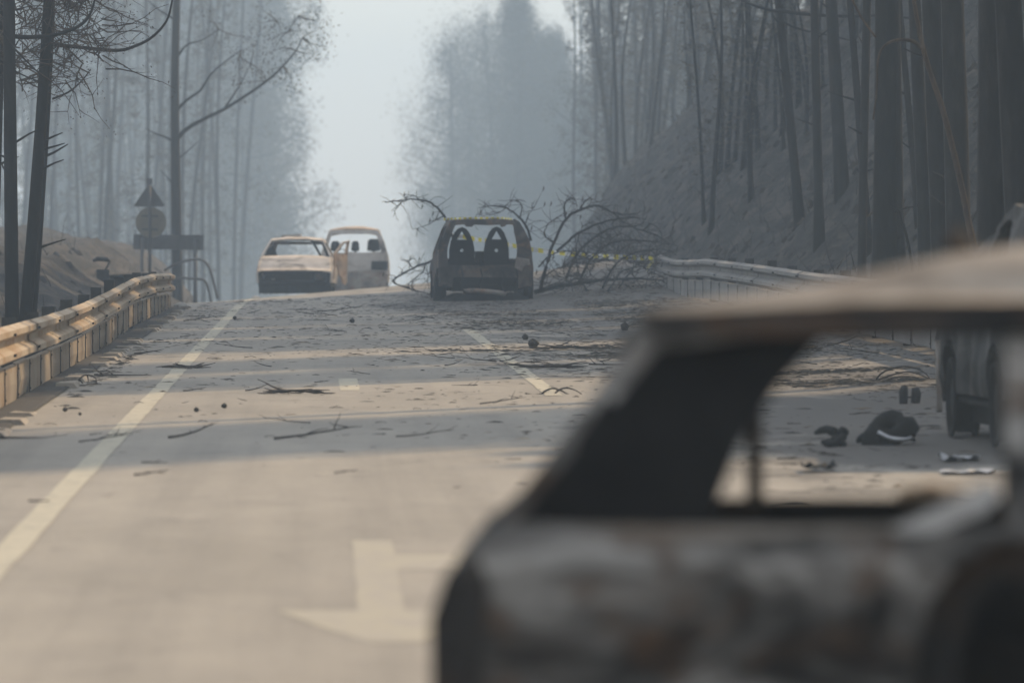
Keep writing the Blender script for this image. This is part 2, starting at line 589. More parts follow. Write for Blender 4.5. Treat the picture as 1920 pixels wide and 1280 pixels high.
arrow_mark('road_arrow', [[(0.145, 27.5), (0.145, 22.62), (-0.185, 22.62), (0.155, 20.9), (0.37, 20.9), (0.66, 22.62), (0.335, 22.62), (0.335, 25.2),
                           (0.62, 25.2), (0.62, 24.75), (1.0, 25.75), (0.62, 26.85), (0.62, 26.35), (0.335, 26.35), (0.335, 27.5)]], M['arrow'])
arrow_mark('road_arrow', [[(0.165, 55.2), (0.165, 51.4), (0.345, 51.4), (0.345, 55.2)]], M['paint'])

# ---------------------------------------------------------------- guard rails
W_PROF = [(0.0, 0.015), (0.012, 0.03), (0.034, 0.083), (0.082, 0.083), (0.108, 0.045), (0.128, 0.0), (0.182, 0.0),
          (0.202, 0.045), (0.228, 0.083), (0.276, 0.083), (0.298, 0.03), (0.31, 0.015)]


def guardrail(label, x_face, side, y0, y1, zoff, mats, seed, xoff=lambda y: 0.0):
    """side = +1: the rail stands on the left and faces right (+x)"""
    rr = random.Random(seed)
    root = thing('guardrail', label, 'guardrail', (x_face - side * 0.083, y0, road_z(x_face, y0)))
    ox, oy, oz = root.location

    def P(off, y, z):
        return (x_face - side * 0.083 + xoff(y) + side * off - ox, y - oy, road_z(x_face, y) + zoff(y) + z - oz)

    y = y0
    k = 0
    rail_shift = 0.0
    while y < y1 - 1:
        e = min(y + 4.0, y1)
        # one W-beam length, lapped over the next
        mb = MB()
        lap = 0.16
        ys = [y - lap, y + 0.02, y + 1, y + 2, y + 3, e]
        inset = 0.006 * (k % 2)
        tw = rr.uniform(-0.004, 0.004)
        n = len(W_PROF)
        for yy in ys:
            fr = [P(o - inset, yy, 0.365 + z + tw) for z, o in W_PROF]
            bk = [P(o - inset - 0.006, yy, 0.365 + z + tw) for z, o in reversed(W_PROF)]
            mb.v.extend(fr + bk)
        for i in range(len(ys) - 1):
            for j in range(2 * n):
                j2 = (j + 1) % (2 * n)
                mb.f.append((i * 2 * n + j, i * 2 * n + j2, (i + 1) * 2 * n + j2, (i + 1) * 2 * n + j))
                mb.m.append(0)
        for i in (0, len(ys) - 1):
            for j in range(n - 1):
                mb.f.append((i * 2 * n + j, i * 2 * n + j + 1, i * 2 * n + 2 * n - 2 - j, i * 2 * n + 2 * n - 1 - j))
                mb.m.append(0)
        mb.build('beam', mats[0], root)
        # the lap joint: a dark seam strap with bolt heads
        sb = MB()
        for yy0, yy1 in ((y - lap - 0.06, y - lap + 0.012),):
            o = len(sb.v)
            for yy in (yy0, yy1):
                sb.v.extend(P(off - inset + 0.004, yy, 0.365 + z + tw) for z, off in W_PROF)
            for j in range(n - 1):
                sb.f.append((o + j, o + j + 1, o + n + j + 1, o + n + j))
                sb.m.append(0)
        sb.build('joint_strap', M['post'], root)
        for zz in (0.07, 0.24):
            for dy in (-0.10, 0.05):
                bb = MB()
                bb.box(P(0.09, y + dy, 0.365 + zz + tw), (0.018, 0.024, 0.022))
                bb.build('bolt', M['post'], root)
        # post and spacer behind the joint
        pb = MB()
        h = 0.69 + rr.uniform(-0.02, 0.03)
        lean = rr.uniform(-0.02, 0.02)
        c = Vector(P(-0.2 + lean, y, h / 2 - 0.2 + 0.01))
        pb.box(c + Vector((0, -0.05, 0)), (0.13, 0.012, h + 0.4))
        pb.box(c + Vector((0, 0.05, 0)), (0.13, 0.012, h + 0.4))
        pb.box(c + Vector((-0.045 * side, 0, 0)), (0.012, 0.10, h + 0.4))
        pb.build('post', M['post'], root)
        sp = MB()
        sp.box(P(-0.07, y, 0.50), (0.13, 0.09, 0.2))
        sp.build('spacer', M['post'], root)
        # lower rider-protection panels, two to a bay
        for q in range(2):
            a = y + q * 2.0
            if a > e - 0.5:
                break
            b2 = min(a + 2.0, e)
            pm = MB()
            tilt = rr.uniform(-0.015, 0.015)
            dz = rr.uniform(-0.008, 0.008)
            for yy in (a + 0.012, a + 1.0, b2 - 0.012):
                for off, zz in ((-0.02 + tilt, 0.005), (-0.012 + tilt, 0.02), (0.0, 0.165), (-0.012, 0.31), (-0.035, 0.325)):
                    pm.v.append(P(off, yy, zz + dz))
                for off, zz in ((-0.045, 0.325), (-0.022, 0.31), (-0.01, 0.165), (-0.022 + tilt, 0.02), (-0.03 + tilt, 0.005)):
                    pm.v.append(P(off, yy, zz + dz))
            for i in range(2):
                for j in range(10):
                    j2 = (j + 1) % 10
                    pm.f.append((i * 10 + j, i * 10 + j2, i * 10 + 10 + j2, i * 10 + 10 + j))
                    pm.m.append(0)
            for i in (0, 20):
                pm.f.append(tuple(i + j for j in range(10)))
                pm.m.append(0)
            pm.build('lower_panel', mats[1], root)
            bb = MB()
            bb.box(P(0.004, a, 0.165), (0.010, 0.022, 0.31))
            bb.build('panel_clip', M['post'], root)
            for zz in (0.06, 0.28):
                bt = MB()
                bt.box(P(0.010, a + 0.01, zz), (0.012, 0.022, 0.018))
                bt.build('bolt', M['post'], root)
        y = e
        k += 1
    return root


LDZ = [(40, 0.015), (50, -0.02), (57, -0.05), (64, -0.045), (72, -0.005), (78, 0.045), (88, 0.02), (99, -0.085)]
guardrail('rust-tinted orange guardrail with lower panels along the left edge of the road', -2.53, 1, 35.0, 99.0,
          lambda y: lerp(LDZ, y), (M['rail'], M['rail_panel']), 5)
guardrail('grey steel guardrail on the right side beside the fallen branches', 6.36, -1, 44.0, 108.0,
          lambda y: 0.06 + 0.03 * smooth(72, 86, y) - 0.19 * smooth(94, 107, y), (M['rail_grey'], M['rail_grey']), 6)

# kerb under the left rail
kb = MB()
ys = steps((30, 100, 1.0))
for y in ys:
    for x, z in ((-2.60, 0.012), (-2.34, 0.02), (-2.30, 0.012)):
        kb.v.append((x, y, road_z(x, y) + z))
for j in range(len(ys) - 1):
    for i in range(2):
        a = j * 3 + i
        kb.f.append((a, a + 1, a + 4, a + 3))
        kb.m.append(0)
kerb = kb.build('gutter', M['gutter'], kind='structure')
ks = random.Random(3)
y = 36.0
while y < 99:
    ln = ks.uniform(0.7, 1.05)
    gone = 47.2 < y < 51.5 or ks.random() < 0.5
    if not gone:
        km = MB()
        hgt = ks.uniform(0.025, 0.05)
        x0 = -2.33 + ks.uniform(-0.015, 0.015)
        y1_ = y + ln - 0.05
        zz = road_z(-2.3, y)
        p = [(x0 - 0.11, y, zz), (x0 + 0.09, y, zz), (x0 + 0.05, y, zz + hgt), (x0 - 0.11, y, zz + hgt * 1.05),
             (x0 - 0.11, y1_, zz), (x0 + 0.09, y1_, zz), (x0 + 0.05, y1_, zz + hgt + ks.uniform(-0.015, 0.015)), (x0 - 0.11, y1_, zz + hgt)]
        km.add(p, [(0, 1, 2, 3), (7, 6, 5, 4), (1, 5, 6, 2), (2, 6, 7, 3), (0, 3, 7, 4), (0, 4, 5, 1)])
        km.build('kerb_stone', M['kerb'], kerb)
    y += ln


# ---------------------------------------------------------------- vehicles
def plate(outer, holes, thick, mapf, cut=0.16, dent=0.008, seed=0, arange=None):
    """a sheet-metal panel: a 2D outline (a, b) with holes, given thickness, diced fine and bent by mapf(a, b, c)"""
    loops = [[Vector((a, b2, 0)) for a, b2 in lp] for lp in [outer] + list(holes)]
    tris = tessellate_polygon(loops)
    flat = [p for lp in loops for p in lp]
    n = len(flat)
    bm = bmesh.new()
    h = thick / 2
    fv = [bm.verts.new((p.x, p.y, h)) for p in flat]
    bv = [bm.verts.new((p.x, p.y, -h)) for p in flat]
    for t in tris:
        try:
            bm.faces.new([fv[i] for i in t])
            bm.faces.new([bv[i] for i in reversed(t)])
        except ValueError:
            pass
    o = 0
    for lp in loops:
        k = len(lp)
        for i in range(k):
            j = (i + 1) % k
            try:
                bm.faces.new([fv[o + i], bv[o + i], bv[o + j], fv[o + j]])
            except ValueError:
                pass
        o += k
    amin, amax = min(p.x for p in flat), max(p.x for p in flat)
    bmin, bmax = min(p.y for p in flat), max(p.y for p in flat)
    if cut:
        for lo, hi, ax in ((amin, amax, 0), (bmin, bmax, 1)):
            q = lo + cut
            while q < hi:
                co = Vector((q, 0, 0)) if ax == 0 else Vector((0, q, 0))
                no = Vector((1, 0, 0)) if ax == 0 else Vector((0, 1, 0))
                bmesh.ops.bisect_plane(bm, geom=bm.verts[:] + bm.edges[:] + bm.faces[:], dist=1e-5, plane_co=co, plane_no=no)
                q += cut
    for v_ in bm.verts:
        p = v_.co
        d = dent * noise.noise(Vector((p.x * 3.1 + seed, p.y * 3.1, seed * 2.3)))
        v_.co = Vector(mapf(p.x, p.y, p.z + d))
    bmesh.ops.recalc_face_normals(bm, faces=bm.faces[:])
    return bm


def put(bm, name, mat, parent, **props):
    me = bpy.data.meshes.new(name)
    bm.to_mesh(me)
    bm.free()
    for mt in (mat if isinstance(mat, (list, tuple)) else [mat]):
        me.materials.append(mt)
    return link(name, me, parent, **props)


def arch(cy_, cz, r, n=9):
    """wheel-arch points from the rear foot to the front foot"""
    return [(cy_ - r * math.cos(math.pi * i / n), cz + r * math.sin(math.pi * i / n)) for i in range(n + 1)]


def wheel(parent, x, y, r, w=0.16, z=None, mat=None):
    mb = MB()
    s = 1 if x > 0 else -1
    prof = [(r, -w / 2), (r + 0.012, -w / 2), (r + 0.012, -w / 2 + 0.02), (r - 0.02, -w / 2 + 0.03), (r - 0.03, w / 2 - 0.03), (r + 0.012, w / 2 - 0.02),
            (r + 0.012, w / 2), (r - 0.01, w / 2), (r - 0.05, w / 2 - 0.05), (r * 0.62, w / 2 - 0.07), (r * 0.5, w / 2 - 0.02), (r * 0.2, w / 2 - 0.02), (0.001, w / 2 - 0.015)]
    mb.lathe_x([(rr_, s * xx) for rr_, xx in prof], 20, (x, y, z if z is not None else r + 0.012))
    return mb.build('wheel', mat or M['hatch_metal'], parent, True)


class Car:
    """shells built from bent panels; x right, y forward from the rear end, z up"""

    def __init__(s, name, label, loc, rotz, hw, yr, yf, group=None, category='car'):
        s.root = thing(name, label, category, loc, rotz, group)
        s.hw, s.yr, s.yf = hw, yr, yf

    def side(s, sgn, outer, holes, mat, name='side_panel', thick=0.045, inset=0.0, cut=0.16, dent=0.012, seed=0, **p):
        return put(plate(outer, holes, thick, lambda a, b2, c: (sgn * (lerp(s.hw, b2) - inset + c), a, b2), cut, dent, seed), name, mat, s.root, **p)

    def end(s, which, outer, holes, mat, name, thick=0.05, off=0.0, cut=0.14, dent=0.012, seed=0, **p):
        tb = s.yr if which == 'rear' else s.yf
        bow = 0.07 if which == 'rear' else -0.10

        def mp(a, b2, c):
            return (a * lerp(s.hw, b2), lerp(tb, b2) + off + bow * a * a + c, b2)
        return put(plate(outer, holes, thick, mp, cut, dent, seed), name, mat, s.root, **p)

    def skin(s, name, mat, ys, zs, us, crown, thick=0.03, wscale=1.0, sag=0.0, seed=0, dent=0.008, roll=0, **p):
        """roof, bonnet or floor: lengthwise profile ys/zs, bowed across by crown(y)"""
        mb = MB()
        nu = len(us)
        for lay in (0, -thick):
            for y_, z_ in zip(ys, zs):
                for u in us:
                    w = lerp(s.hw, z_) * wscale
                    d = dent * noise.noise(Vector((u * w * 3 + seed, y_ * 3, seed))) - sag * (1 - u * u) * noise.noise(Vector((u * 1.5, y_ * 1.5, seed + 3)))
                    mb.v.append((u * w, y_, z_ + crown(y_) * ((1 - u * u) if roll == 0 else (0.60 * smooth(-0.25, 1, (1 - abs(u)) / roll) - 0.60 * smooth(-0.25, 1, 0) + 0.40 * (1 - u * u))) + lay + d))
        ny = len(ys)
        off = nu * ny
        for j in range(ny - 1):
            for i in range(nu - 1):
                a = j * nu + i
                mb.f.append((a, a + 1, a + nu + 1, a + nu))
                mb.f.append((off + a, off + a + nu, off + a + nu + 1, off + a + 1))
                mb.m += [0, 0]
        for j in range(ny - 1):
            for i in (0, nu - 1):
                a = j * nu + i
                mb.f.append((a, a + nu, off + a + nu, off + a))
                mb.m.append(0)
        for j in (0, ny - 1):
            for i in range(nu - 1):
                a = j * nu + i
                mb.f.append((a, off + a, off + a + 1, a + 1))
                mb.m.append(0)
        return mb.build(name, mat, s.root, True, **p)


US = [-1, -0.92, -0.7, -0.35, 0, 0.35, 0.7, 0.92, 1]


def bar(parent, name, pts, r, mat, n=6, **p):
    mb = MB()
    mb.tube(pts, r, n)
    return mb.build(name, mat, parent, True, **p)


def seat_shell(parent, x, y, z0, z1, w, mat, tri=True, lean=-0.12):
    """a bare burnt bucket-seat frame with a triangular head opening"""
    h = z1 - z0
    outer = [(-0.50, 0), (-0.50, 0.45), (-0.44, 0.66), (-0.30, 0.86), (-0.17, 0.96), (0, 1.0), (0.17, 0.96), (0.30, 0.86), (0.44, 0.66), (0.50, 0.45), (0.50, 0)]
    outer = [(a * w, b2 * h) for a, b2 in outer]
    holes = []
    if tri:
        holes = [[(0, 0.905 * h), (-0.20 * w, 0.70 * h), (0.20 * w, 0.70 * h)],
                 [(0.075 * w * math.cos(t), 0.44 * h + 0.075 * w * math.sin(t)) for t in [i * math.pi / 5 for i in range(10)]]]
    bm = plate(outer, holes, 0.09, lambda a, b2, c: (x + a, y + c + lean * b2, z0 + b2), 0.2, 0.01, x)
    s = put(bm, 'seat', mat, parent)
    cb = MB()
    cb.box((x, y + 0.27, z0 - 0.02), (w * 0.95, 0.5, 0.12))
    cb.build('seat_cushion', mat, s)
    return s


def steering(parent, x, y, z, mat):
    mb = MB()
    pts = []
    for i in range(15):
        t = 2 * math.pi * i / 14
        pts.append((x + 0.18 * math.cos(t), y + 0.07 * math.sin(t), z + 0.165 * math.sin(t)))
    mb.tube(pts, 0.014, 5, cap=False)
    mb.tube([(x - 0.17, y, z), (x + 0.17, y, z)], 0.013, 5)
    mb.tube([(x, y, z), (x, y + 0.35, z - 0.15)], 0.02, 5)
    return mb.build('steering_wheel', mat, parent, True)


# --- rear view: the burnt small people carrier with two bare seats
def rear_hatch():
    base = at(911, 567, 104)
    base.z = road_z(base.x, base.y)
    hw = [(0.0, 0.80), (0.35, 0.84), (0.62, 0.845), (0.9, 0.83), (1.1, 0.78), (1.3, 0.70), (1.44, 0.625), (1.52, 0.56)]
    yr = [(0.0, 0.05), (0.3, 0.0), (0.62, 0.02), (0.95, 0.10), (1.3, 0.24), (1.52, 0.36)]
    yf = [(0.0, 3.4), (0.6, 3.5), (0.85, 3.2)]
    c = Car('burnt_hatchback', 'burnt-out dark hatchback shell seen from behind, two bare seat frames showing through its missing tailgate', base, R(1.5), hw, yr, yf)
    side_o = [(0.05, 0.26)] + arch(0.62, 0.27, 0.33) + arch(2.86, 0.27, 0.33) + [(3.45, 0.28), (3.5, 0.55), (3.3, 0.70), (2.75, 0.82), (2.38, 1.30), (2.05, 1.47), (1.0, 1.5), (0.38, 1.46), (0.27, 1.32), (0.12, 0.98), (0.03, 0.62)]
    w1 = [(0.36, 0.95), (1.0, 0.93), (1.0, 1.37), (0.50, 1.36)]
    w2 = [(1.12, 0.90), (2.55, 0.88), (2.16, 1.33), (1.12, 1.38)]
    for s in (-1, 1):
        c.side(s, side_o, [w1, w2], M['hatch_metal'], seed=3 + s, dent=0.03)
    # the rear frame: pillars, header and the charred sill, hatch gone
    outer = [(-1.0, 0.60), (-1.0, 1.0), (-0.99, 1.35), (-0.97, 1.495), (0.97, 1.495), (0.99, 1.35), (1.0, 1.0), (1.0, 0.60)]
    hole = [(-0.82, 0.64), (-0.85, 0.95), (-0.83, 1.38), (-0.58, 1.395), (-0.52, 1.355), (-0.36, 1.35), (-0.30, 1.39), (-0.1, 1.385), (0.15, 1.38), (0.42, 1.39), (0.44, 1.345),
            (0.55, 1.36), (0.6, 1.39), (0.80, 1.40), (0.74, 1.25), (0.72, 1.0), (0.68, 0.80), (0.55, 0.66)]
    c.end('rear', outer, [hole], M['hatch_metal'], 'tailgate_frame', 0.10, seed=5, dent=0.03)
    outer = [(-0.99, 0.30), (-1.0, 0.62), (-0.85, 0.655), (0.4, 0.63), (0.55, 0.68), (0.85, 0.80), (1.0, 0.70), (0.99, 0.28), (0.72, 0.22), (0.70, 0.42), (-0.70, 0.43), (-0.74, 0.25)]
    c.end('rear', outer, [], M['hatch_metal'], 'rear_panel', 0.08, -0.04, seed=6, dent=0.05)
    ys = [0.36, 0.6, 0.9, 1.3, 1.7, 2.05, 2.2]
    c.skin('roof', M['hatch_roof'], ys, [1.485, 1.495, 1.50, 1.505, 1.50, 1.48, 1.44], US, lambda y: 0.045, seed=2, sag=0.03)
    c.skin('bonnet', M['hatch_metal'], [2.75, 3.0, 3.3, 3.48], [0.78, 0.75, 0.69, 0.60], US, lambda y: 0.02, seed=4)
    c.skin('floor_pan', M['soot'], [0.15, 1.0, 2.0, 3.3], [0.30, 0.22, 0.22, 0.26], US, lambda y: 0.0)
    mb = MB()
    mb.box((0, 2.55, 0.60), (1.35, 0.22, 0.26))
    mb.box((0.02, 2.3, 0.84), (0.20, 0.12, 0.16))
    mb.box((0.02, 2.35, 0.72), (0.06, 0.12, 0.14))
    mb.build('dashboard', M['soot'], c.root)
    seat_shell(c.root, -0.385, 1.15, 0.58, 1.355, 0.47, M['soot'])
    seat_shell(c.root, 0.255, 1.15, 0.58, 1.365, 0.46, M['soot'])
    steering(c.root, -0.36, 2.2, 0.9, M['soot'])
    bar(c.root, 'bumper_beam', spline([(-0.42, -0.05, 0.17), (-0.2, -0.10, 0.185), (0.2, -0.11, 0.15), (0.36, -0.07, 0.12)], 3), 0.045, M['grey_metal'], 7)
    bar(c.root, 'axle', [(-0.7, 0.62, 0.24), (0.7, 0.62, 0.24)], 0.06, M['soot'], 8)
    mb = MB()
    mb.box((0, 0.6, 0.30), (1.2, 0.9, 0.26))
    mb.build('fuel_tank', M['soot'], c.root)
    mb = MB()                      # charred remains fallen under the tail
    hr = random.Random(6)
    nx_, ny_ = 15, 7
    for j in range(ny_):
        for i in range(nx_):
            u, v_ = i / (nx_ - 1) - 0.5, j / (ny_ - 1) - 0.5
            e_ = max(0.0, 1 - (2 * v_) ** 2) * max(0.0, 1 - (2 * u) ** 4)
            mb.v.append((u * 1.75, 0.35 + v_ * 1.1, -0.01 + e_ * (0.12 + 0.10 * hr.random())))
    for j in range(ny_ - 1):
        for i in range(nx_ - 1):
            a = j * nx_ + i
            mb.f.append((a, a + 1, a + nx_ + 1, a + nx_))
            mb.m.append(0)
    mb.build('charred_remains', M['soot'], c.root)
    # torn flap hanging by the right corner
    put(plate([(0.62, 0.60), (0.66, 0.80), (0.95, 0.76), (0.98, 0.62), (0.80, 0.52)], [], 0.02, lambda a, b2, cc: (a * 0.84, -0.07 + cc + 0.08 * a, b2), 0.1, 0.06, 9), 'bent_flap', M['grey_metal'], c.root)
    for x in (-0.80, 0.80):
        wheel(c.root, x * 1.0, 0.62, 0.24, 0.19, mat=M['soot'])
        wheel(c.root, x * 0.98, 2.86, 0.24, 0.18, mat=M['soot'])
    # the left rear wheel housing bulges out
    mb = MB()
    mb.box((-0.86, 0.5, 0.2), (0.13, 0.5, 0.42), Matrix.Rotation(R(4), 3, 'Y'))
    mb.build('wheel_housing', M['soot'], c.root)
    for q in (-0.45, -0.1, 0.3, 0.55):
        bar(c.root, 'cable', spline([(q, -0.06, 0.58), (q + 0.03, -0.10, 0.42), (q - 0.02, -0.08, 0.28), (q + 0.05, -0.12, 0.16)], 3), 0.012, M['soot'], 4)
    return c


rear_hatch()


# --- front view: the pale saloon with its door hanging open
def left_saloon():
    d = 134
    x0 = at(562, 550, d).x
    base = Vector((x0, d + 3.75, road_z(x0, d)))
    hw = [(0.0, 0.80), (0.3, 0.83), (0.6, 0.84), (0.8, 0.81), (0.95, 0.76), (1.2, 0.63), (1.33, 0.56)]
    yr = [(0.0, 0.1), (0.5, 0.0), (0.9, 0.12), (1.3, 0.5)]
    yf = [(0.0, 3.66), (0.35, 3.72), (0.62, 3.7), (0.80, 3.55)]
    c = Car('burnt_saloon', 'ash-pale burnt car facing the camera with dark gutted nose and its peach-coloured door hanging open', base, R(180 - 2), hw, yr, yf)
    side_o = [(0.08, 0.26)] + arch(0.72, 0.27, 0.32) + arch(2.95, 0.27, 0.33) + [(3.66, 0.27), (3.70, 0.5), (3.55, 0.56), (2.72, 0.87), (2.05, 1.26), (1.8, 1.31), (0.9, 1.31), (0.5, 1.2), (0.12, 0.9), (0.0, 0.55)]
    w1 = [(0.50, 0.86), (1.18, 0.85), (1.18, 1.23), (0.82, 1.22)]
    w2 = [(1.30, 0.85), (2.50, 0.87), (1.98, 1.2), (1.30, 1.23)]
    for s in (-1, 1):
        c.side(s, side_o, [w1, w2], M['pale_metal'], seed=7 + s)
    outer = [(-0.98, 0.03), (-1.0, 0.45), (-0.97, 0.54), (0.97, 0.54), (1.0, 0.45), (0.98, 0.03), (0.5, 0.02), (-0.5, 0.02)]
    h1 = [(-0.88, 0.34), (-0.88, 0.48), (-0.52, 0.48), (-0.52, 0.34)]
    h2 = [(0.88, 0.34), (0.52, 0.34), (0.52, 0.48), (0.88, 0.48)]
    h3 = [(-0.42, 0.36), (-0.42, 0.47), (0.42, 0.47), (0.42, 0.36)]
    c.end('front', outer, [h1, h2, h3], M['soot'], 'front_panel', 0.06, seed=3, dent=0.04)
    c.skin('bonnet', M['pale_metal'], [2.62, 2.9, 3.2, 3.5, 3.66], [0.885, 0.82, 0.73, 0.62, 0.535], US, lambda y: 0.03, seed=4, dent=0.02, wscale=1.0)
    c.skin('roof', M['pale_metal'], [0.6, 0.9, 1.3, 1.8, 2.05], [1.26, 1.305, 1.32, 1.31, 1.265], US, lambda y: 0.035, seed=5, sag=0.04)
    put(plate([(-0.40, 1.35), (-0.40, 1.395), (0.06, 1.42), (0.06, 1.37)], [], 0.30, lambda a, b2, cc: (-a, 0.95 + cc, b2), 0.1, 0.02, 2), 'roof_spoiler', M['grey_metal'], c.root)
    c.skin('floor_pan', M['soot'], [0.1, 1.0, 2.0, 3.5], [0.32, 0.22, 0.22, 0.26], US, lambda y: 0.0)
    outer = [(-1, 0.3), (-1, 0.95), (-0.98, 1.25), (0.98, 1.25), (1, 0.95), (1, 0.3)]
    c.end('rear', outer, [[(-0.78, 0.86), (-0.80, 1.18), (0.80, 1.18), (0.78, 0.86)]], M['grey_metal'], 'tailgate', seed=8)
    mb = MB()
    mb.box((0, 2.5, 0.68), (1.4, 0.28, 0.30))
    mb.build('dashboard', M['soot'], c.root)
    mb = MB()
    mb.box((0, 3.1, 0.42), (0.8, 0.5, 0.34))
    mb.box((-0.3, 3.2, 0.45), (0.3, 0.25, 0.3))
    mb.build('engine', M['soot'], c.root)
    bar(c.root, 'fallen_pillar', [(-0.30, 1.35, 1.30), (-0.52, 1.5, 0.92)], 0.03, M['soot'])
    seat_shell(c.root, 0.62, 1.35, 0.45, 1.12, 0.34, M['soot'], False)
    bar(c.root, 'bumper_beam', spline([(-0.75, 3.70, 0.28), (0, 3.78, 0.28), (0.75, 3.70, 0.26)], 4), 0.05, M['soot'], 6)
    for x in (-0.74, 0.74):
        wheel(c.root, x, 0.72, 0.23, 0.17, mat=M['soot'])
        wheel(c.root, x, 2.95, 0.23, 0.17, mat=M['soot'])
    # the left-hand door (right in the picture), swung open, its sunlit orange put into the colour
    hinge = Matrix.Translation((-0.86, 2.55, 0)) @ Matrix.Rotation(R(-28), 4, 'Z')

    def mp(a, b2, cc):
        q = hinge @ Vector((cc - 0.10 * max(0, b2 - 0.9), -a, b2))
        return (q.x, q.y, q.z)
    door = [(0, 0.36), (0, 0.94), (0.38, 1.22), (0.62, 1.26), (0.60, 0.92), (0.60, 0.30), (0.52, 0.22), (0.42, 0.26), (0.36, 0.40), (0.22, 0.46), (0.18, 0.62), (0.06, 0.66)]
    put(plate(door, [[(0.10, 0.95), (0.40, 1.18), (0.555, 1.20), (0.54, 0.95)]], 0.05, mp, 0.12, 0.03, 4), 'door', M['peach_metal'], c.root, label='door hanging open, sunlit peach put into its colour')
    c.root.scale = (1.04, 1.0, 1.02)
    return c


left_saloon()


# --- rear view: the taller wagon beyond it
def far_wagon():
    d = 154
    x0 = at(664, 520, d).x
    base = Vector((x0, d, road_z(x0, d)))
    hw = [(0.0, 0.84), (0.4, 0.88), (0.75, 0.885), (1.0, 0.86), (1.35, 0.76), (1.6, 0.66), (1.75, 0.62)]
    yr = [(0.0, 0.05), (0.4, 0.0), (0.95, 0.05), (1.4, 0.2), (1.75, 0.34)]
    yf = [(0.0, 4.2), (0.6, 4.25), (0.9, 4.0)]
    c = Car('burnt_wagon', 'tall burnt wagon seen from behind with three headrests in its glassless rear window', base, R(-1), hw, yr, yf)
    side_o = [(0.05, 0.30)] + arch(0.85, 0.30, 0.35) + arch(3.5, 0.30, 0.35) + [(4.2, 0.3), (4.25, 0.65), (4.0, 0.95), (3.2, 1.10), (2.5, 1.58), (2.2, 1.68), (0.9, 1.70), (0.36, 1.62), (0.12, 1.05), (0.0, 0.6)]
    w1 = [(0.45, 1.08), (1.35, 1.06), (1.35, 1.58), (0.6, 1.56)]
    w2 = [(1.5, 1.06), (2.95, 1.10), (2.4, 1.52), (1.5, 1.58)]
    for s in (-1, 1):
        c.side(s, side_o, [w1, w2], M['pale_metal'], seed=11 + s)
    outer = [(-1, 0.34), (-1, 1.1), (-0.99, 1.5), (-0.97, 1.69), (0.97, 1.69), (0.99, 1.5), (1, 1.1), (1, 0.34)]
    hole = [(-0.84, 1.10), (-0.86, 1.35), (-0.87, 1.58), (0.84, 1.585), (0.86, 1.35), (0.84, 1.12), (0.2, 1.08), (-0.1, 1.11), (-0.5, 1.07)]
    c.end('rear', outer, [hole], M['pale_metal'], 'tailgate', 0.07, seed=4, dent=0.02)
    outer = [(-0.98, 0.03), (-1.0, 0.60), (-0.25, 0.58), (0.3, 0.62), (1.0, 0.60), (0.98, 0.03)]
    c.end('rear', outer, [], M['grey_metal'], 'rear_panel', 0.07, -0.05, seed=9, dent=0.04)
    put(plate([(-1.0, 0.60), (-0.98, 0.80), (-0.45, 0.84), (-0.30, 0.70), (-0.5, 0.60)], [], 0.02, lambda a, b2, cc: (a * 0.88, -0.045 + cc + 0.07 * a * a, b2), 0.1, 0.03, 5), 'lamp_cavity', M['soot'], c.root)
    put(plate([(1.0, 0.62), (0.98, 0.86), (0.52, 0.86), (0.50, 0.64)], [], 0.02, lambda a, b2, cc: (a * 0.88, -0.045 + cc + 0.07 * a * a, b2), 0.1, 0.03, 6), 'lamp_cavity', M['soot'], c.root)
    c.skin('roof', M['peach_metal'], [0.34, 0.6, 1.1, 1.7, 2.2, 2.5], [1.66, 1.70, 1.72, 1.72, 1.68, 1.58], US, lambda y: 0.075, seed=8, sag=0.02)
    c.skin('bonnet', M['pale_metal'], [3.2, 3.6, 4.0, 4.22], [1.09, 1.03, 0.94, 0.8], US, lambda y: 0.03)
    c.skin('floor_pan', M['soot'], [0.1, 1.0, 2.5, 4.1], [0.34, 0.26, 0.26, 0.3], US, lambda y: 0.0)
    mb = MB()
    mb.box((0, 2.95, 0.92), (1.5, 0.25, 0.28))
    mb.build('dashboard', M['soot'], c.root)
    for x, w, h in ((-0.50, 0.24, 0.30), (0.02, 0.20, 0.30), (0.50, 0.32, 0.36)):
        hb = MB()
        hb.box((x, 0.95, 0.86), (w + 0.16, 0.12, 0.44))
        se = hb.build('seat', M['soot'], c.root)
        hd = MB()
        hd.tube([(x, 0.95, 1.05), (x, 0.94, 1.13), (x, 0.93, 1.15), (x, 0.93, 1.05 + h), (x, 0.93, 1.10 + h)], [0.02, 0.03, w * 0.56, w * 0.5, w * 0.3], 8)
        hd.build('headrest', M['soot'], se, True)
    steering(c.root, -0.4, 2.6, 1.05, M['soot'])
    for x in (-0.78, 0.78):
        wheel(c.root, x, 0.85, 0.26, 0.19, mat=M['soot'])
        wheel(c.root, x, 3.5, 0.26, 0.19, mat=M['soot'])
    c.root.scale = (1.04, 1.0, 1.02)
    return c


far_wagon()


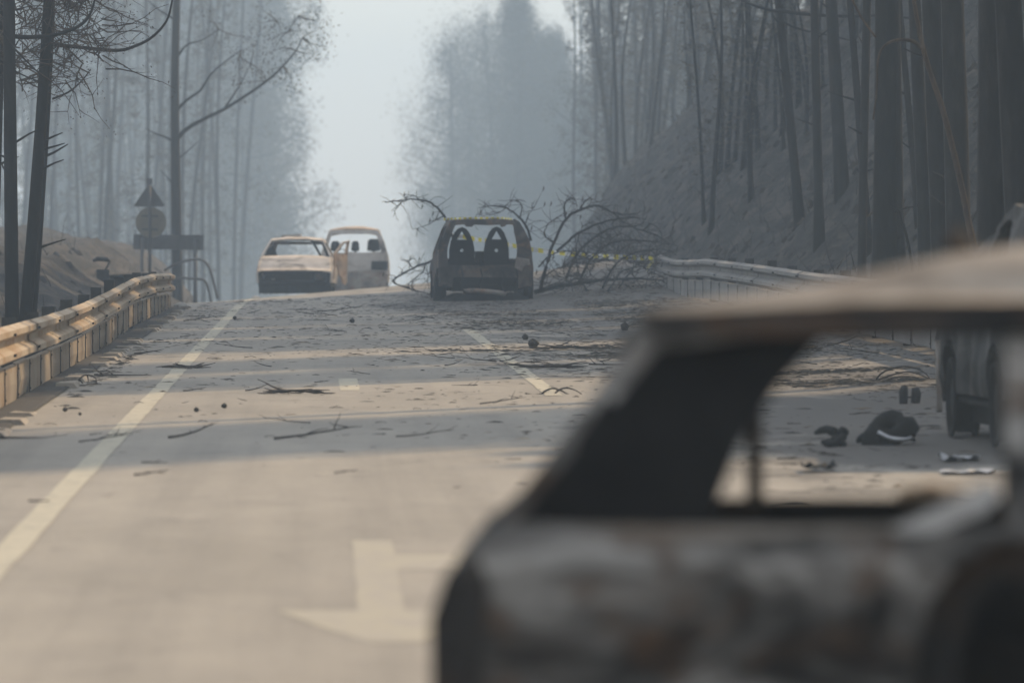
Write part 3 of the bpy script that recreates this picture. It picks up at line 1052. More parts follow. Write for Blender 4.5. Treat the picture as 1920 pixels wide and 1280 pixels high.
# --- the blurred wreck right in front of the camera, across the right lane
def near_wreck():
    Yp = 10.67
    YAW = R(4.6)
    X0 = 0.207
    Yc = Yp + 0.80 * math.cos(YAW)
    base = Vector((X0 + 0.80 * math.sin(YAW), Yc, road_z(1.0, Yc)))
    sc = 1.0
    gz = base.z - SLOPE * Yc

    def L(px, py):            # pixel on the near flank -> (along the car, height)
        p = at(px, py, Yp)
        return (p.x - X0, p.z - base.z)
    hw = [(0.0, 0.76), (0.35, 0.80), (0.75, 0.815), (0.90, 0.815), (0.95, 0.80), (0.985, 0.772), (1.2, 0.69), (1.36, 0.62), (1.5, 0.6)]
    yr = [(0.0, 0.05), (0.3, 0.0), (0.72, 0.0), (0.86, 0.02), (0.94, 0.07), (0.99, 0.14), (1.36, 0.39)]
    yf = [(0.0, 3.75), (0.6, 3.8), (0.8, 3.6)]
    c = Car('burnt_hatchback', 'out-of-focus burnt hatchback in the right foreground, black rear pillar and glassless side window', base, R(-90) - YAW, hw, yr, yf)
    belt = L(1300, 988)[1]
    top = [(0.39, 1.365), (1.1, 1.392), (1.9, 1.395), (2.2, 1.36), (2.75, 0.98), (3.6, 0.82), (3.8, 0.6), (3.75, 0.28)]
    low = list(reversed([(0.05, 0.27)] + arch(0.72, 0.28, 0.33) + arch(3.05, 0.28, 0.33)))
    outer = low + [(0.0, 0.5), (0.0, 0.74), (0.025, 0.86), (0.075, 0.935), (0.13, 0.985), (0.26, 1.16), (0.39, 1.345)] + top
    win = [(0.155, belt + 0.005), (0.42, 1.30), (0.70, 1.335), (1.075, 1.335), (1.075, belt)]
    dwin = [(1.16, belt), (1.16, 1.335), (2.0, 1.33), (2.18, 1.30), (2.58, 1.0)]
    dcut = [(0.90, 0.50), (0.905, 0.72), (0.93, 0.83), (0.98, 0.90), (1.06, 0.945), (1.3, 0.955), (2.30, 0.955), (2.52, 0.90), (2.52, 0.36), (1.06, 0.36)]
    c.side(1, outer, [win, dwin, dcut], M['near_metal'], seed=2, cut=0.07, dent=0.03)
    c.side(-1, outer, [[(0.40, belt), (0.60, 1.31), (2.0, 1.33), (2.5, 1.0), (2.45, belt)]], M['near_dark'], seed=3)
    c.side(1, [(1.07, belt - 0.01), (1.07, 1.345), (1.17, 1.345), (1.17, belt - 0.01)], [], M['near_dark'], 'door_pillar', 0.03, -0.012, seed=6)
    c.side(1, [(0.41, 1.325), (0.385, 1.368), (1.1, 1.392), (1.9, 1.392), (2.15, 1.36), (2.1, 1.33)], [], M['near_dark'], 'roof_rail', 0.02, -0.036, seed=8)
    # near rear pillar, soot black, set just behind the skin
    pil = [(0.165, belt + 0.012), (0.405, 1.33), (0.74, 1.332), (0.655, 1.24), (0.58, 1.13), (0.54, 1.03), (0.525, belt + 0.012)]
    c.side(1, pil, [], M['soot'], 'rear_pillar', 0.03, 0.012, seed=4)
    # rust-brown frame upright of the far side glass
    bar(c.root, 'window_upright', [(-0.70, 0.60, 0.95), (-0.64, 0.595, 1.33)], 0.018, M['bark_brown'])
    # inner door shell hanging in the door opening, with a ragged black hole
    din = [(0.88, 0.40), (0.89, 0.86), (0.98, 0.96), (2.40, 0.965), (2.54, 0.90), (2.54, 0.38)]
    dh = [(1.01, 0.50), (0.985, 0.70), (1.01, 0.80), (1.06, 0.87), (1.11, 0.87), (1.16, 0.80), (1.3, 0.86), (1.9, 0.86), (2.2, 0.80), (2.3, 0.5)]
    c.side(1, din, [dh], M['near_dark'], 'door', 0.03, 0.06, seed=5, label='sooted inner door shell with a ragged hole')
    bar(c.root, 'door_edge', spline([(0.80, 0.885, 0.50), (0.81, 0.89, 0.72), (0.805, 0.92, 0.84), (0.80, 0.985, 0.915), (0.79, 1.07, 0.955), (0.785, 1.16, 0.96)], 4), 0.016, M['near_dark'])
    # pale bent trim strip curling up from the window sill
    def mp(a, b2, cc):
        return (0.775 + cc + 0.02 * math.sin(a * 9), a, b2)
    put(plate([(0.82, 0.955), (0.90, 0.985), (1.02, 1.045), (1.05, 1.055), (1.065, 1.03), (1.04, 1.0), (0.95, 0.965), (0.86, 0.945)], [], 0.03, mp, 0.05, 0.02, 7), 'bent_trim', M['ash_strip'], c.root)
    bar(c.root, 'window_sill', spline([(0.79, 0.15, belt - 0.006), (0.787, 0.4, belt - 0.012), (0.79, 0.7, belt - 0.012), (0.79, 0.93, belt - 0.008)], 4), 0.016, M['near_roof'], 6)
    bar(c.root, 'door_sill', [(0.785, 1.075, 0.962), (0.785, 1.6, 0.968)], 0.02, M['peach_metal'], 6)
    # roof: bowed sheet, ash coated
    ys = [0.385, 0.45, 0.52, 0.6, 0.7, 0.8, 0.9, 1.0, 1.2, 1.5, 1.8, 2.05, 2.2]
    zs = [lerp([(0.39, 1.372), (0.6, 1.382), (1.1, 1.392), (1.9, 1.395), (2.2, 1.36)], y_) for y_ in ys]
    crown = [(0.385, 0.004), (0.5, 0.010), (0.6, 0.022), (0.8, 0.056), (1.0, 0.092), (1.2, 0.115), (1.6, 0.12), (2.2, 0.08)]
    c.skin('roof', M['near_roof'], ys, zs, [-1, -0.95, -0.88, -0.8, -0.7, -0.5, -0.25, 0, 0.25, 0.5, 0.7, 0.8, 0.88, 0.95, 1], lambda y_: 1.12 * lerp(crown, y_), seed=6, dent=0.008, wscale=1.0, roll=0.30)
    # antenna foot, charred
    mb = MB()
    mb.tube([(-0.05, 1.02, 1.47), (-0.05, 1.01, 1.512), (-0.05, 1.0, 1.535)], [0.035, 0.028, 0.012], 8)
    mb.build('antenna_base', M['bark_brown'], c.root, True)
    # rear end: hatch gone, bumper carrier and lamp cavity in soot
    o2 = [(-1, 0.30), (-1, 0.86), (-0.96, 0.95), (0.96, 0.95), (1, 0.86), (1, 0.30)]
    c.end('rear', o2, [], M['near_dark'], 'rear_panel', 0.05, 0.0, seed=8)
    c.end('rear', [(-1, 0.95), (-1, 1.34), (1, 1.34), (1, 0.95)], [[(-0.86, 1.0), (-0.88, 1.29), (0.88, 1.29), (0.86, 1.0)]], M['soot'], 'tailgate_frame', 0.05, seed=9)
    lc = [(0.005, 0.62), (0.0, 0.80), (0.03, 0.885), (0.085, 0.925), (0.11, 0.86), (0.09, 0.74), (0.085, 0.62)]
    c.side(1, lc, [], M['near_dark'], 'lamp_cavity', 0.012, -0.028, seed=3)
    c.skin('bonnet', M['near_metal'], [2.70, 3.0, 3.4, 3.7], [0.985, 0.94, 0.87, 0.74], US, lambda y_: 0.04)
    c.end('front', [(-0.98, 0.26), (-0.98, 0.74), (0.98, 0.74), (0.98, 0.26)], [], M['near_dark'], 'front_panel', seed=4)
    c.skin('floor_pan', M['soot'], [0.05, 1.0, 2.5, 3.6], [0.30, 0.24, 0.24, 0.28], US, lambda y_: 0.0)
    # interior: rear bench frame, front seats, dashboard
    mb = MB()
    mb.box((0, 0.62, 0.62), (1.2, 0.12, 0.55))
    mb.box((0, 0.86, 0.42), (1.2, 0.5, 0.14))
    mb.build('rear_bench', M['soot'], c.root)
    for x in (-0.36, 0.36):
        seat_shell(c.root, x, 1.62, 0.42, 1.0, 0.44, M['soot'], False)
    mb = MB()
    mb.box((0, 2.5, 0.76), (1.4, 0.3, 0.3))
    mb.build('dashboard', M['soot'], c.root)
    steering(c.root, -0.36, 2.2, 0.9, M['soot'])
    mb = MB()
    mb.tube(spline([(-0.66, 0.90, 0.975), (-0.655, 0.96, 0.99), (-0.66, 1.0, 0.985), (-0.66, 1.04, 0.99)], 3), [0.01, 0.018, 0.013, 0.016, 0.02, 0.016, 0.010, 0.013, 0.010, 0.008], 6)
    mb.build('melted_trim', M['peach_metal'], c.root, True)  # interior bits whose orange lit look is put into their colour
    for s in (-1, 1):
        wheel(c.root, s * 0.72, 0.72, 0.25, 0.17, mat=M['near_dark'])
        wheel(c.root, s * 0.72, 3.05, 0.25, 0.17, mat=M['near_dark'])
    return c


near_wreck()


# --- the dark van standing on the right behind it
def right_van():
    y_rear = 36.6
    x_left = 4.45
    base = Vector((x_left + 0.88, y_rear, road_z(5.4, y_rear)))
    hw = [(0.0, 0.84), (0.4, 0.87), (0.9, 0.88), (1.3, 0.84), (1.75, 0.72), (1.9, 0.66)]
    yr = [(0.0, 0.05), (0.5, 0.0), (1.2, 0.05), (1.85, 0.2)]
    yf = [(0.0, 4.2), (0.4, 4.28), (0.8, 4.25), (1.05, 4.1)]
    c = Car('burnt_van', 'sooted dark burnt van with sagging roof, seen through the side window of the foreground wreck', base, R(0), hw, yr, yf, category='van')
    side_o = [(0.05, 0.32)] + arch(0.85, 0.32, 0.37) + arch(3.45, 0.32, 0.37) + [(4.2, 0.24), (4.28, 0.7), (4.12, 1.00), (3.2, 1.17), (2.7, 1.25), (1.4, 1.42), (0.5, 1.60), (0.18, 1.56), (0.04, 1.2), (0.0, 0.6)]
    w1 = [(0.35, 1.10), (1.4, 1.08), (1.4, 1.33), (0.5, 1.50), (0.38, 1.48)]
    w2 = [(1.55, 1.08), (2.9, 1.10), (2.6, 1.18), (1.55, 1.31)]
    for s in (-1, 1):
        c.side(s, side_o, [w1, w2], M['van_metal'], seed=21 + s, dent=0.05, cut=0.2)
    c.end('rear', [(-1, 0.3), (-1, 1.2), (-0.98, 1.55), (0.98, 1.55), (1, 1.2), (1, 0.3)], [[(-0.84, 1.1), (-0.85, 1.46), (0.85, 1.46), (0.84, 1.1)]], M['van_metal'], 'tailgate', seed=5)
    c.end('front', [(-0.98, 0.26), (-1, 0.7), (-0.98, 0.97), (0.98, 0.97), (1, 0.7), (0.98, 0.26)], [[(-0.6, 0.5), (-0.6, 0.8), (0.6, 0.8), (0.6, 0.5)]], M['van_metal'], 'front_panel', seed=6)
    c.skin('bonnet', M['van_metal'], [3.15, 3.5, 3.9, 4.15], [1.18, 1.13, 1.06, 0.98], US, lambda y_: 0.04)
    c.skin('roof', M['van_metal'], [0.2, 0.5, 0.9, 1.4, 2.0, 2.6], [1.56, 1.60, 1.53, 1.43, 1.35, 1.27], US, lambda y_: -0.05, dent=0.04)
    c.skin('floor_pan', M['soot'], [0.1, 1.2, 2.6, 4.1], [0.34, 0.28, 0.28, 0.3], US, lambda y_: 0.0)
    mb = MB()
    mb.box((0, 3.0, 0.9), (1.5, 0.3, 0.36))
    mb.build('dashboard', M['soot'], c.root)
    for x in (-0.4, 0.4):
        seat_shell(c.root, x, 1.7, 0.55, 1.24, 0.5, M['soot'], False)
    steering(c.root, -0.4, 2.5, 1.02, M['soot'])
    for x in (-0.8, 0.8):
        wheel(c.root, x, 0.85, 0.27, 0.19, mat=M['soot'])
        wheel(c.root, x, 3.45, 0.27, 0.19, mat=M['soot'])
    mb = MB()
    mb.box((0, 2.15, 0.36), (1.5, 3.2, 0.5))
    mb.build('charred_remains', M['soot'], c.root)
    # pale bumper corner hanging at the front
    put(plate([(0.26, 0.0), (0.24, 0.28), (0.20, 0.50), (0.12, 0.52), (0.10, 0.3), (0.13, 0.02)], [], 0.04, lambda a, b2, cc: (-0.885 + cc, 4.02 + a, b2 + 0.16), 0.1, 0.04, 3), 'bumper_corner', M['grey_metal'], c.root)
    return c


right_van()

# ---------------------------------------------------------------- roadside signs on the left
D = 140.0
PM = F / D


def sign_pole():
    b0 = at(281, 512, D)
    gz_ = ground_z(b0.x, D)
    r_ = thing('road_sign', 'grey triangular warning sign above a yellowed disc on one post, seen from the back', 'road sign', (b0.x, D, gz_))

    def q(px, py, dy=0.0):
        return at(px, py, D) - Vector(r_.location) + Vector((0, dy, 0))
    pb = MB()
    pb.tube([(0, 0, -0.3), q(281, 420), q(280, 345)], 0.04, 8)
    pb.build('post', M['sign_back'], r_, True)
    # triangle with rounded corners
    tri = []
    for cx, cz, a0 in ((252, 386, 210), (308, 386, 330), (280, 345, 90)):
        cpt = q(cx, cz)
        cen = q(280, 372)
        for k in (-1, 0, 1):
            an = R(a0 + k * 40)
            tri.append((cpt.x + (cen.x - cpt.x) * 0.1 + 0.04 * math.cos(an), cpt.z + (cen.z - cpt.z) * 0.1 + 0.04 * math.sin(an)))
    tri2 = tri[0:3] + tri[3:6] + tri[6:9]
    put(plate(tri2, [], 0.012, lambda a, b2, c: (a, 0.06 + c, b2), 0, 0.0), 'triangle_panel', M['sign_back'], r_)
    cp = q(283, 417)
    put(plate([(cp.x + 0.38 * math.cos(i * math.pi / 12), cp.z + 0.38 * math.sin(i * math.pi / 12)) for i in range(24)], [], 0.012, lambda a, b2, c: (a, 0.06 + c, b2), 0, 0.0), 'disc_panel', M['sign_scorched'], r_)
    for py in (375, 405, 430):
        cb = MB()
        p = q(281, py)
        cb.box((p.x, 0.045, p.z), (0.5 if py == 375 else 0.4, 0.02, 0.04))
        cb.build('bracket', M['sign_back'], r_)
    cb = MB()
    p = q(280, 340)
    cb.box((p.x, 0.02, p.z), (0.15, 0.08, 0.14))
    cb.build('post_cap', M['sign_back'], r_)


sign_pole()


def board_sign():
    D2 = 143.0
    b0 = at(318, 560, D2)
    r_ = thing('direction_sign', 'low dark rectangular sign board on two posts behind the left guardrail, seen from the back', 'road sign', (b0.x, D2, ground_z(b0.x, D2)))

    def q(px, py):
        return at(px, py, D2) - Vector(r_.location)
    a, b2 = q(250, 468), q(382, 440)
    mb = MB()
    mb.box(((a.x + b2.x) / 2, 0, (a.z + b2.z) / 2), (b2.x - a.x, 0.03, b2.z - a.z), Matrix.Rotation(R(0.6), 3, 'Y'))
    mb.build('board', M['sign_back'], r_)
    for px in (267, 366):
        pb = MB()
        t = q(px, 446)
        pb.tube([(t.x, -0.04, -1.2), (t.x, -0.04, t.z)], 0.05, 6)
        pb.build('post', M['sign_back'], r_, True)
    for py in (447, 461):
        pb = MB()
        t, t2 = q(254, py), q(378, py)
        pb.box(((t.x + t2.x) / 2, -0.022, t.z), (t2.x - t.x, 0.02, 0.035))
        pb.build('stiffener', M['sign_back'], r_)


board_sign()


def bent_railing():
    D3 = 141.0
    b0 = at(350, 556, D3)
    r_ = thing('bent_railing', 'sagging bent pipe railing beside the dark rectangular sign', 'railing', (b0.x, D3, ground_z(b0.x, D3)))
    for pts in ([(308, 507), (325, 497), (345, 490), (368, 486), (385, 491), (396, 512), (408, 560)], [(326, 522), (345, 521), (368, 523), (384, 526), (392, 548), (396, 566)]):
        mb = MB()
        mb.tube(spline([at(px, py, D3) - Vector(r_.location) for px, py in pts], 4), 0.032, 6)
        mb.build('pipe', M['sign_back'], r_, True)


bent_railing()


def rail_remnant():
    D4 = 112.0
    b0 = at(192, 530, D4)
    r_ = thing('guardrail_remnant', 'short dark leftover guardrail end with a thick post on the bank behind the left guardrail', 'guardrail', (b0.x, D4, ground_z(b0.x, D4)))

    def q(px, py):
        return at(px, py, D4) - Vector(r_.location)
    a = q(193, 505)
    mb = MB()
    mb.box((a.x, 0, a.z / 2 - 0.1), (0.25, 0.16, a.z + 0.2))
    mb.build('post', M['post'], r_)
    b2, c2 = q(200, 512), q(268, 508)
    mb = MB()
    ln = c2.x - b2.x
    for i, yy in enumerate((0, ln * 2.5)):
        for z_, o_ in W_PROF:
            mb.v.append((b2.x + ln * i, -0.02 - o_ + yy * 0.5, b2.z - 0.24 + z_ * 0.72 + (c2.z - b2.z) * i))
        for z_, o_ in reversed(W_PROF):
            mb.v.append((b2.x + ln * i, -0.01 - o_ + yy * 0.5, b2.z - 0.24 + z_ * 0.72 + (c2.z - b2.z) * i))
    for j in range(24):
        mb.f.append((j, (j + 1) % 24, 24 + (j + 1) % 24, 24 + j))
        mb.m.append(0)
    mb.build('beam', M['post'], r_)
    e = q(190, 487)
    mb = MB()
    mb.tube([(e.x - 0.17, 0.1, e.z - 0.02), (e.x - 0.08, 0.1, e.z + 0.02), (e.x + 0.1, 0.1, e.z + 0.01), (e.x + 0.17, 0.12, e.z - 0.03), (a.x + 0.05, 0.02, a.z)], [0.03, 0.05, 0.05, 0.03, 0.02], 6)
    mb.build('bent_cap', M['post'], r_, True)


rail_remnant()

# ---------------------------------------------------------------- trees
def limb_pts(rr, p0, direc, ln, n=5, droop=0.0, wob=0.12):
    pts = [Vector(p0)]
    d = Vector(direc).normalized()
    for i in range(n):
        d = (d + Vector((rr.uniform(-wob, wob), rr.uniform(-wob, wob), rr.uniform(-wob, wob) + droop))).normalized()
        pts.append(pts[-1] + d * (ln / n))
    return pts


def leaf_quads(mb, rr, c, n, spread, size, flat=1.0):
    for _ in range(n):
        p = c + Vector((rr.gauss(0, spread), rr.gauss(0, spread), rr.gauss(0, spread * flat)))
        s_ = size * rr.uniform(0.6, 1.3)
        a = Vector((rr.uniform(-1, 1), rr.uniform(-1, 1), rr.uniform(-1, 1))).normalized()
        b2 = a.cross(Vector((rr.uniform(-1, 1), rr.uniform(-1, 1), rr.uniform(-1, 1)))).normalized()
        mb.add([p - a * s_, p - b2 * s_ * 0.4, p + a * s_, p + b2 * s_ * 0.4], [(0, 1, 2, 3)])


def trunk_mb(rr, h, r0, r1, wob=0.12, n=9, sides=8, lean=(0, 0)):
    mb = MB()
    pts, rad = [], []
    ph = rr.uniform(0, 6.28)
    for i in range(n + 1):
        t = i / n
        pts.append((lean[0] * t * h + wob * math.sin(ph + t * 4.1) * t, lean[1] * t * h + wob * math.cos(ph * 1.7 + t * 3.3) * t, -0.4 + t * (h + 0.4)))
        rad.append((r0 * (1 - t) + r1 * t) * (1.35 if i == 0 else 1.0) * rr.uniform(0.95, 1.05))
    mb.tube(pts, rad, sides)
    return mb, [Vector(p) for p in pts], rad


def poleat(pts, t):
    k = t * (len(pts) - 1)
    i = min(int(k), len(pts) - 2)
    return pts[i].lerp(pts[i + 1], k - i)


def bare_crown(mb, rr, pts, t0, n, lmin, lmax, r, sub=2, leaves=0, lsize=0.05, up=0.5):
    for i in range(n):
        t = t0 + (1 - t0) * (i + rr.random()) / n
        p = poleat(pts, t)
        an = rr.uniform(0, 6.283)
        ln = rr.uniform(lmin, lmax) * (1.15 - 0.6 * t)
        q = limb_pts(rr, p, (math.cos(an), math.sin(an), rr.uniform(-0.2, up)), ln, 5, 0.05, 0.18)
        mb.tube(q, [r, r * 0.8, r * 0.6, r * 0.45, r * 0.3, r * 0.15], 4, cap=False)
        for _ in range(sub):
            s0 = q[rr.randint(1, 4)]
            d = Vector((math.cos(an) + rr.uniform(-0.9, 0.9), math.sin(an) + rr.uniform(-0.9, 0.9), rr.uniform(-0.3, 0.8)))
            qq = limb_pts(rr, s0, d, ln * rr.uniform(0.25, 0.5), 3, 0.04, 0.22)
            mb.tube(qq, [r * 0.4, r * 0.3, r * 0.2, r * 0.1], 3, cap=False)
            if leaves:
                leaf_quads(mb, rr, qq[-1], leaves, ln * 0.12, lsize)
        if leaves:
            leaf_quads(mb, rr, q[-1], leaves, ln * 0.12, lsize)


# --- near trunks, each placed on its own: (label, top px, base px, base py, distance, width px, height m, brown)
NEAR = [
    ('slender burnt trunk leaning left, the first one right of the grey guardrail', 1464, 1503, 505, 100, 17, 15, 0),
    ('straight thin burnt trunk just right of the slender leaning trunk', 1525, 1537, 507, 93, 17, 15, 0),
    ('pale-hazed burnt trunk widening at its foot, third from the grey guardrail', 1562, 1581, 500, 96, 24, 16, 0),
    ('thin slanting burnt trunk crossing in front of the straight narrow one', 1600, 1632, 500, 84, 15, 14, 0),
    ('narrow dark upright burnt trunk left of the thick forked trunk', 1624, 1614, 510, 76, 17, 15, 0),
    ('thick burnt trunk behind the arched dead side shoot', 1662, 1655, 520, 71, 44, 17, 0),
    ('burnt trunk standing close behind the thick trunk at its foot', 1676, 1683, 515, 78, 26, 16, 0),
    ('thin burnt trunk leaning right in the gap beside the thick trunk', 1692, 1727, 515, 80, 13, 13, 0),
    ('burnt trunk partly covered by the brown leaning sapling', 1716, 1742, 515, 74, 26, 16, 0),
    ('dark burnt trunk to the right of the brown sapling top', 1750, 1772, 520, 66, 38, 17, 0),
    ('broad black trunk with two small side twigs, right of the brown sapling', 1789, 1803, 540, 62, 48, 18, 0),
    ('very broad black trunk above the foreground roof beside the dark van pillar', 1858, 1858, 560, 53.5, 56, 18, 0),
    ('black trunk cut by the right frame edge leaning outward', 1897, 1932, 560, 50, 52, 18, 0),
    ('dark leaning trunk at the left frame edge, thinnest of its clump', 6, -12, 600, 72, 13, 12, 0),
    ('straight dark pine trunk at the left behind the orange guardrail', 17, 23, 618, 68, 25, 15, 0),
    ('dark trunk at the left leaning down to the left of a thin bent stem', 91, 40, 612, 69, 22, 14, 0),
    ('thin bent dark stem, rightmost of the clump behind the orange guardrail', 100, 58, 604, 72, 11, 13, 0),
]
for i, (lab, pt, pb_, py_, d, wpx, h, br) in enumerate(NEAR):
    rr = random.Random(100 + i)
    b0 = at(pb_, py_, d)
    gz_ = ground_z(b0.x, d)
    t0 = at(pt, 0, d)
    zpx = t0.z
    lean = ((t0.x - b0.x) / max(1, zpx - gz_), rr.uniform(-0.02, 0.02))
    r0 = wpx / 2 * d / F
    root = thing('burnt_tree', lab, 'tree', (b0.x, d, gz_))
    if pb_ < 300:
        # bowed stems: quadratic lean
        mb, pts, rad = MB(), [], []
        for k in range(11):
            t = k / 10
            z_ = -0.3 + t * (h + 0.3)
            u = min(1.0, max(0, z_) / (zpx - gz_))
            bow = (u ** 0.75) if i >= 15 else u
            x_ = lean[0] * (zpx - gz_) * bow + (lean[0] * 0.2 * max(0, z_ - (zpx - gz_)))
            pts.append(Vector((x_, lean[1] * z_, z_)))
            rad.append(r0 * (1.15 - 0.75 * t))
        mb.tube(pts, rad, 8)
    else:
        mb, pts, rad = trunk_mb(rr, h, r0 * 1.12, r0 * 0.35, 0.10, 12, 8, lean)
    mb.build('trunk', M['bark'], root, True)
    cb = MB()
    bare_crown(cb, rr, pts, 0.32 if pb_ > 300 else 0.30, 24, 0.7, 2.2, 0.018 + r0 * 0.05, 4, 9, 0.022)
    cb.build('crown', M['twig'], root)
    # a few broken stubs low on the trunk
    for k in range(3):
        p = poleat(pts, rr.uniform(0.05, 0.3))
        an = rr.uniform(0, 6.28)
        sb = MB()
        q = limb_pts(rr, p, (math.cos(an), math.sin(an), 0.4), rr.uniform(0.2, 0.5), 3)
        sb.tube(q, [0.02, 0.016, 0.012, 0.006], 5)
        sb.build('branch', M['bark'], root, True)


def px_branch(parent, pts, d, r0, r1, mat, n=5, wob=0.0, seed=0, name='branch'):
    rr = random.Random(seed)
    P3 = []
    for k, (px, py) in enumerate(pts):
        P3.append(at(px, py, d + rr.uniform(-wob, wob)) - Vector(parent.location))
    sp = spline(P3, n)
    mb = MB()
    mb.tube(sp, [r0 + (r1 - r0) * k / (len(sp) - 1) for k in range(len(sp))], 6)
    o = mb.build(name, mat, parent, True)
    return o, sp


# the brown leaning sapling with an arched side shoot
b0 = at(1824, 452, 52)
sap = thing('dead_sapling', 'bare brown dead sapling leaning in front of the dark trunks with an arched side shoot', 'tree', (b0.x, 52, ground_z(b0.x, 52)))
px_branch(sap, [(1862, 590), (1822, 445), (1803, 350), (1770, 215), (1742, 130), (1727, 75), (1712, -10), (1700, -120)], 52, 0.034, 0.016, M['bark_brown'], name='trunk')
px_branch(sap, [(1729, 90), (1712, 78), (1688, 75), (1668, 80), (1652, 95), (1645, 125), (1644, 170), (1637, 225)], 52, 0.019, 0.008, M['bark_brown'])
px_branch(sap, [(1590, -20), (1602, 8), (1618, 38), (1642, 70)], 52.5, 0.012, 0.009, M['bark_brown'])
# low burnt shoot
b0 = at(1709, 500, 70)
shoot = thing('burnt_shoot', 'thin burnt forked shoot standing just above the foreground roof line', 'plant', (b0.x, 70, ground_z(b0.x, 70)))
px_branch(shoot, [(1714, 520), (1707, 478), (1699, 440), (1692, 415), (1684, 394), (1677, 398)], 70, 0.022, 0.010, M['bark'], name='stem')
px_branch(shoot, [(1682, 396), (1700, 390), (1722, 386)], 70, 0.014, 0.006, M['bark'])
# long bare boughs across the top right, carried by the slender trunk
b0 = at(1464, 30, 99)
bough = [o for o in col.objects if o.get('label', '').startswith('slender burnt trunk leaning left')][0]
px_branch(bough, [(1460, 20), (1510, 27), (1580, 31), (1650, 30), (1730, 38), (1775, 54)], 99, 0.035, 0.012, M['bark'], wob=0.3, seed=4)
px_branch(bough, [(1464, 22), (1430, 16), (1400, 5), (1370, -12)], 99, 0.03, 0.012, M['bark'], wob=0.2, seed=5)
px_branch(bough, [(1464, 40), (1500, 55), (1560, 68), (1610, 80)], 99, 0.02, 0.008, M['bark'], wob=0.2, seed=6)

# left clump: curving boughs and twig tangle
clump = [o for o in col.objects if o.get('label', '').startswith('thin bent dark stem')][0]
px_branch(clump, [(98, 84), (140, 88), (215, 95), (250, 88), (285, 70), (312, 40), (322, 5), (326, -30)], 72, 0.028, 0.010, M['bark'])
px_branch(clump, [(98, 186), (130, 172), (155, 150), (170, 130)], 72, 0.015, 0.006, M['bark'])
pine = [o for o in col.objects if o.get('label', '').startswith('straight dark pine trunk at the left')][0]
px_branch(pine, [(17, 68), (60, 70), (110, 64), (150, 48), (170, 25), (180, -10)], 68, 0.03, 0.012, M['bark'])
px_branch(pine, [(-10, 105), (15, 125), (45, 142), (80, 155)], 68, 0.014, 0.006, M['bark'])
px_branch(pine, [(5, 62), (30, 95), (60, 125), (85, 150)], 67.6, 0.016, 0.006, M['bark'])
rr = random.Random(77)
tm = MB()
for k in range(230):
    px, py = rr.uniform(-20, 205), rr.uniform(-60, 175) * (1 - 0.1 * rr.random())
    if px > 120 and py > 150:
        continue
    p = at(px, py, 70 + rr.uniform(-1.5, 1.5)) - Vector(clump.location)
    q = limb_pts(rr, p, (rr.uniform(-1, 1), rr.uniform(-1, 1), rr.uniform(-0.6, 0.9)), rr.uniform(0.35, 1.0), 5, 0, 0.35)
    tm.tube(q, [0.010, 0.009, 0.007, 0.006, 0.004, 0.003], 4, cap=False)
    for _ in range(2):
        q2 = limb_pts(rr, q[rr.randint(1, 4)], (rr.uniform(-1, 1), rr.uniform(-1, 1), rr.uniform(-1, 0.5)), 0.3, 4, 0, 0.3)
        tm.tube(q2, [0.006, 0.005, 0.004, 0.003, 0.002], 3, cap=False)
    leaf_quads(tm, rr, q[-1], 9, 0.09, 0.018)
tm.build('twig_tangle', M['twig'], clump, kind='stuff')


# --- shared tree kinds
def thin_kind(seed, h):
    rr = random.Random(seed)
    root = thing('burnt_tree', 'kind', 'tree')
    mb, pts, rad = trunk_mb(rr, h, 0.092, 0.03, 0.35, 10, 6, (rr.uniform(-0.03, 0.03), 0))
    t = mb.build('trunk', M['bark'], root, True)
    cb = MB()
    bare_crown(cb, rr, pts, 0.2, 44, 0.4, 1.25, 0.012, 2, 10, 0.06, 0.9)
    c = cb.build('crown', M['dry_leaf'], root)
    return root, [t, c]


def leafy_kind(seed, h, rx, dense, low=0.25, point=0.6, mat='leaf', lobes=1.0):
    rr = random.Random(seed)
    root = thing('eucalyptus_tree', 'kind', 'tree')
    mb, pts, rad = trunk_mb(rr, h, 0.19, 0.05, 0.3, 10, 7, (rr.uniform(-0.02, 0.02), 0))
    t = mb
    cb = MB()
    for i in range(dense):
        tt = low + (1 - low) * ((i + rr.random()) / dense)
        p = poleat(pts, min(tt, 0.995))
        an = rr.uniform(0, 6.283)
        u = (tt - low) / (1 - low)
        prof = (math.sin(math.pi * min(1, 0.18 + 0.82 * u)) ** 0.7) * (1 - point * 0.35 * u) + 0.06
        rad_ = rx * prof * rr.uniform(0.35, 1.15)
        e = p + Vector((math.cos(an) * rad_, math.sin(an) * rad_, rad_ * rr.uniform(0.1, 0.55)))
        mid = p.lerp(e, 0.5) + Vector((0, 0, -0.08 * rad_))
        t.tube([p, mid, e], [0.045, 0.028, 0.01], 4, cap=False)
        leaf_quads(cb, rr, e, int((210 if lobes == 1 else 150) * lobes ** 2), (0.24 + 0.14 * rr.random()) * lobes, 0.058, 1.5)
        leaf_quads(cb, rr, mid, 150, 0.38, 0.065, 1.1)
    t = mb.build('trunk', M['bark'], root, True)
    c = cb.build('crown', M[mat], root)
    return root, [t, c]


thin = [thin_kind(200 + k, h) for k, h in enumerate((15, 17, 14, 18, 16, 13))]
leafy = [leafy_kind(300, 15, 3.2, 190), leafy_kind(301, 17, 2.6, 230, 0.10, 1.0), leafy_kind(302, 14, 3.4, 66, 0.14, 0.8, 'leaf', 1.6), leafy_kind(303, 18, 2.9, 170, 0.12)]
airy = [leafy_kind(310, 15, 3.4, 44, 0.12, 0.4, 'dry_leaf'), leafy_kind(311, 13, 3.0, 30, 0.1, 0.4, 'dry_leaf')]
used = set()


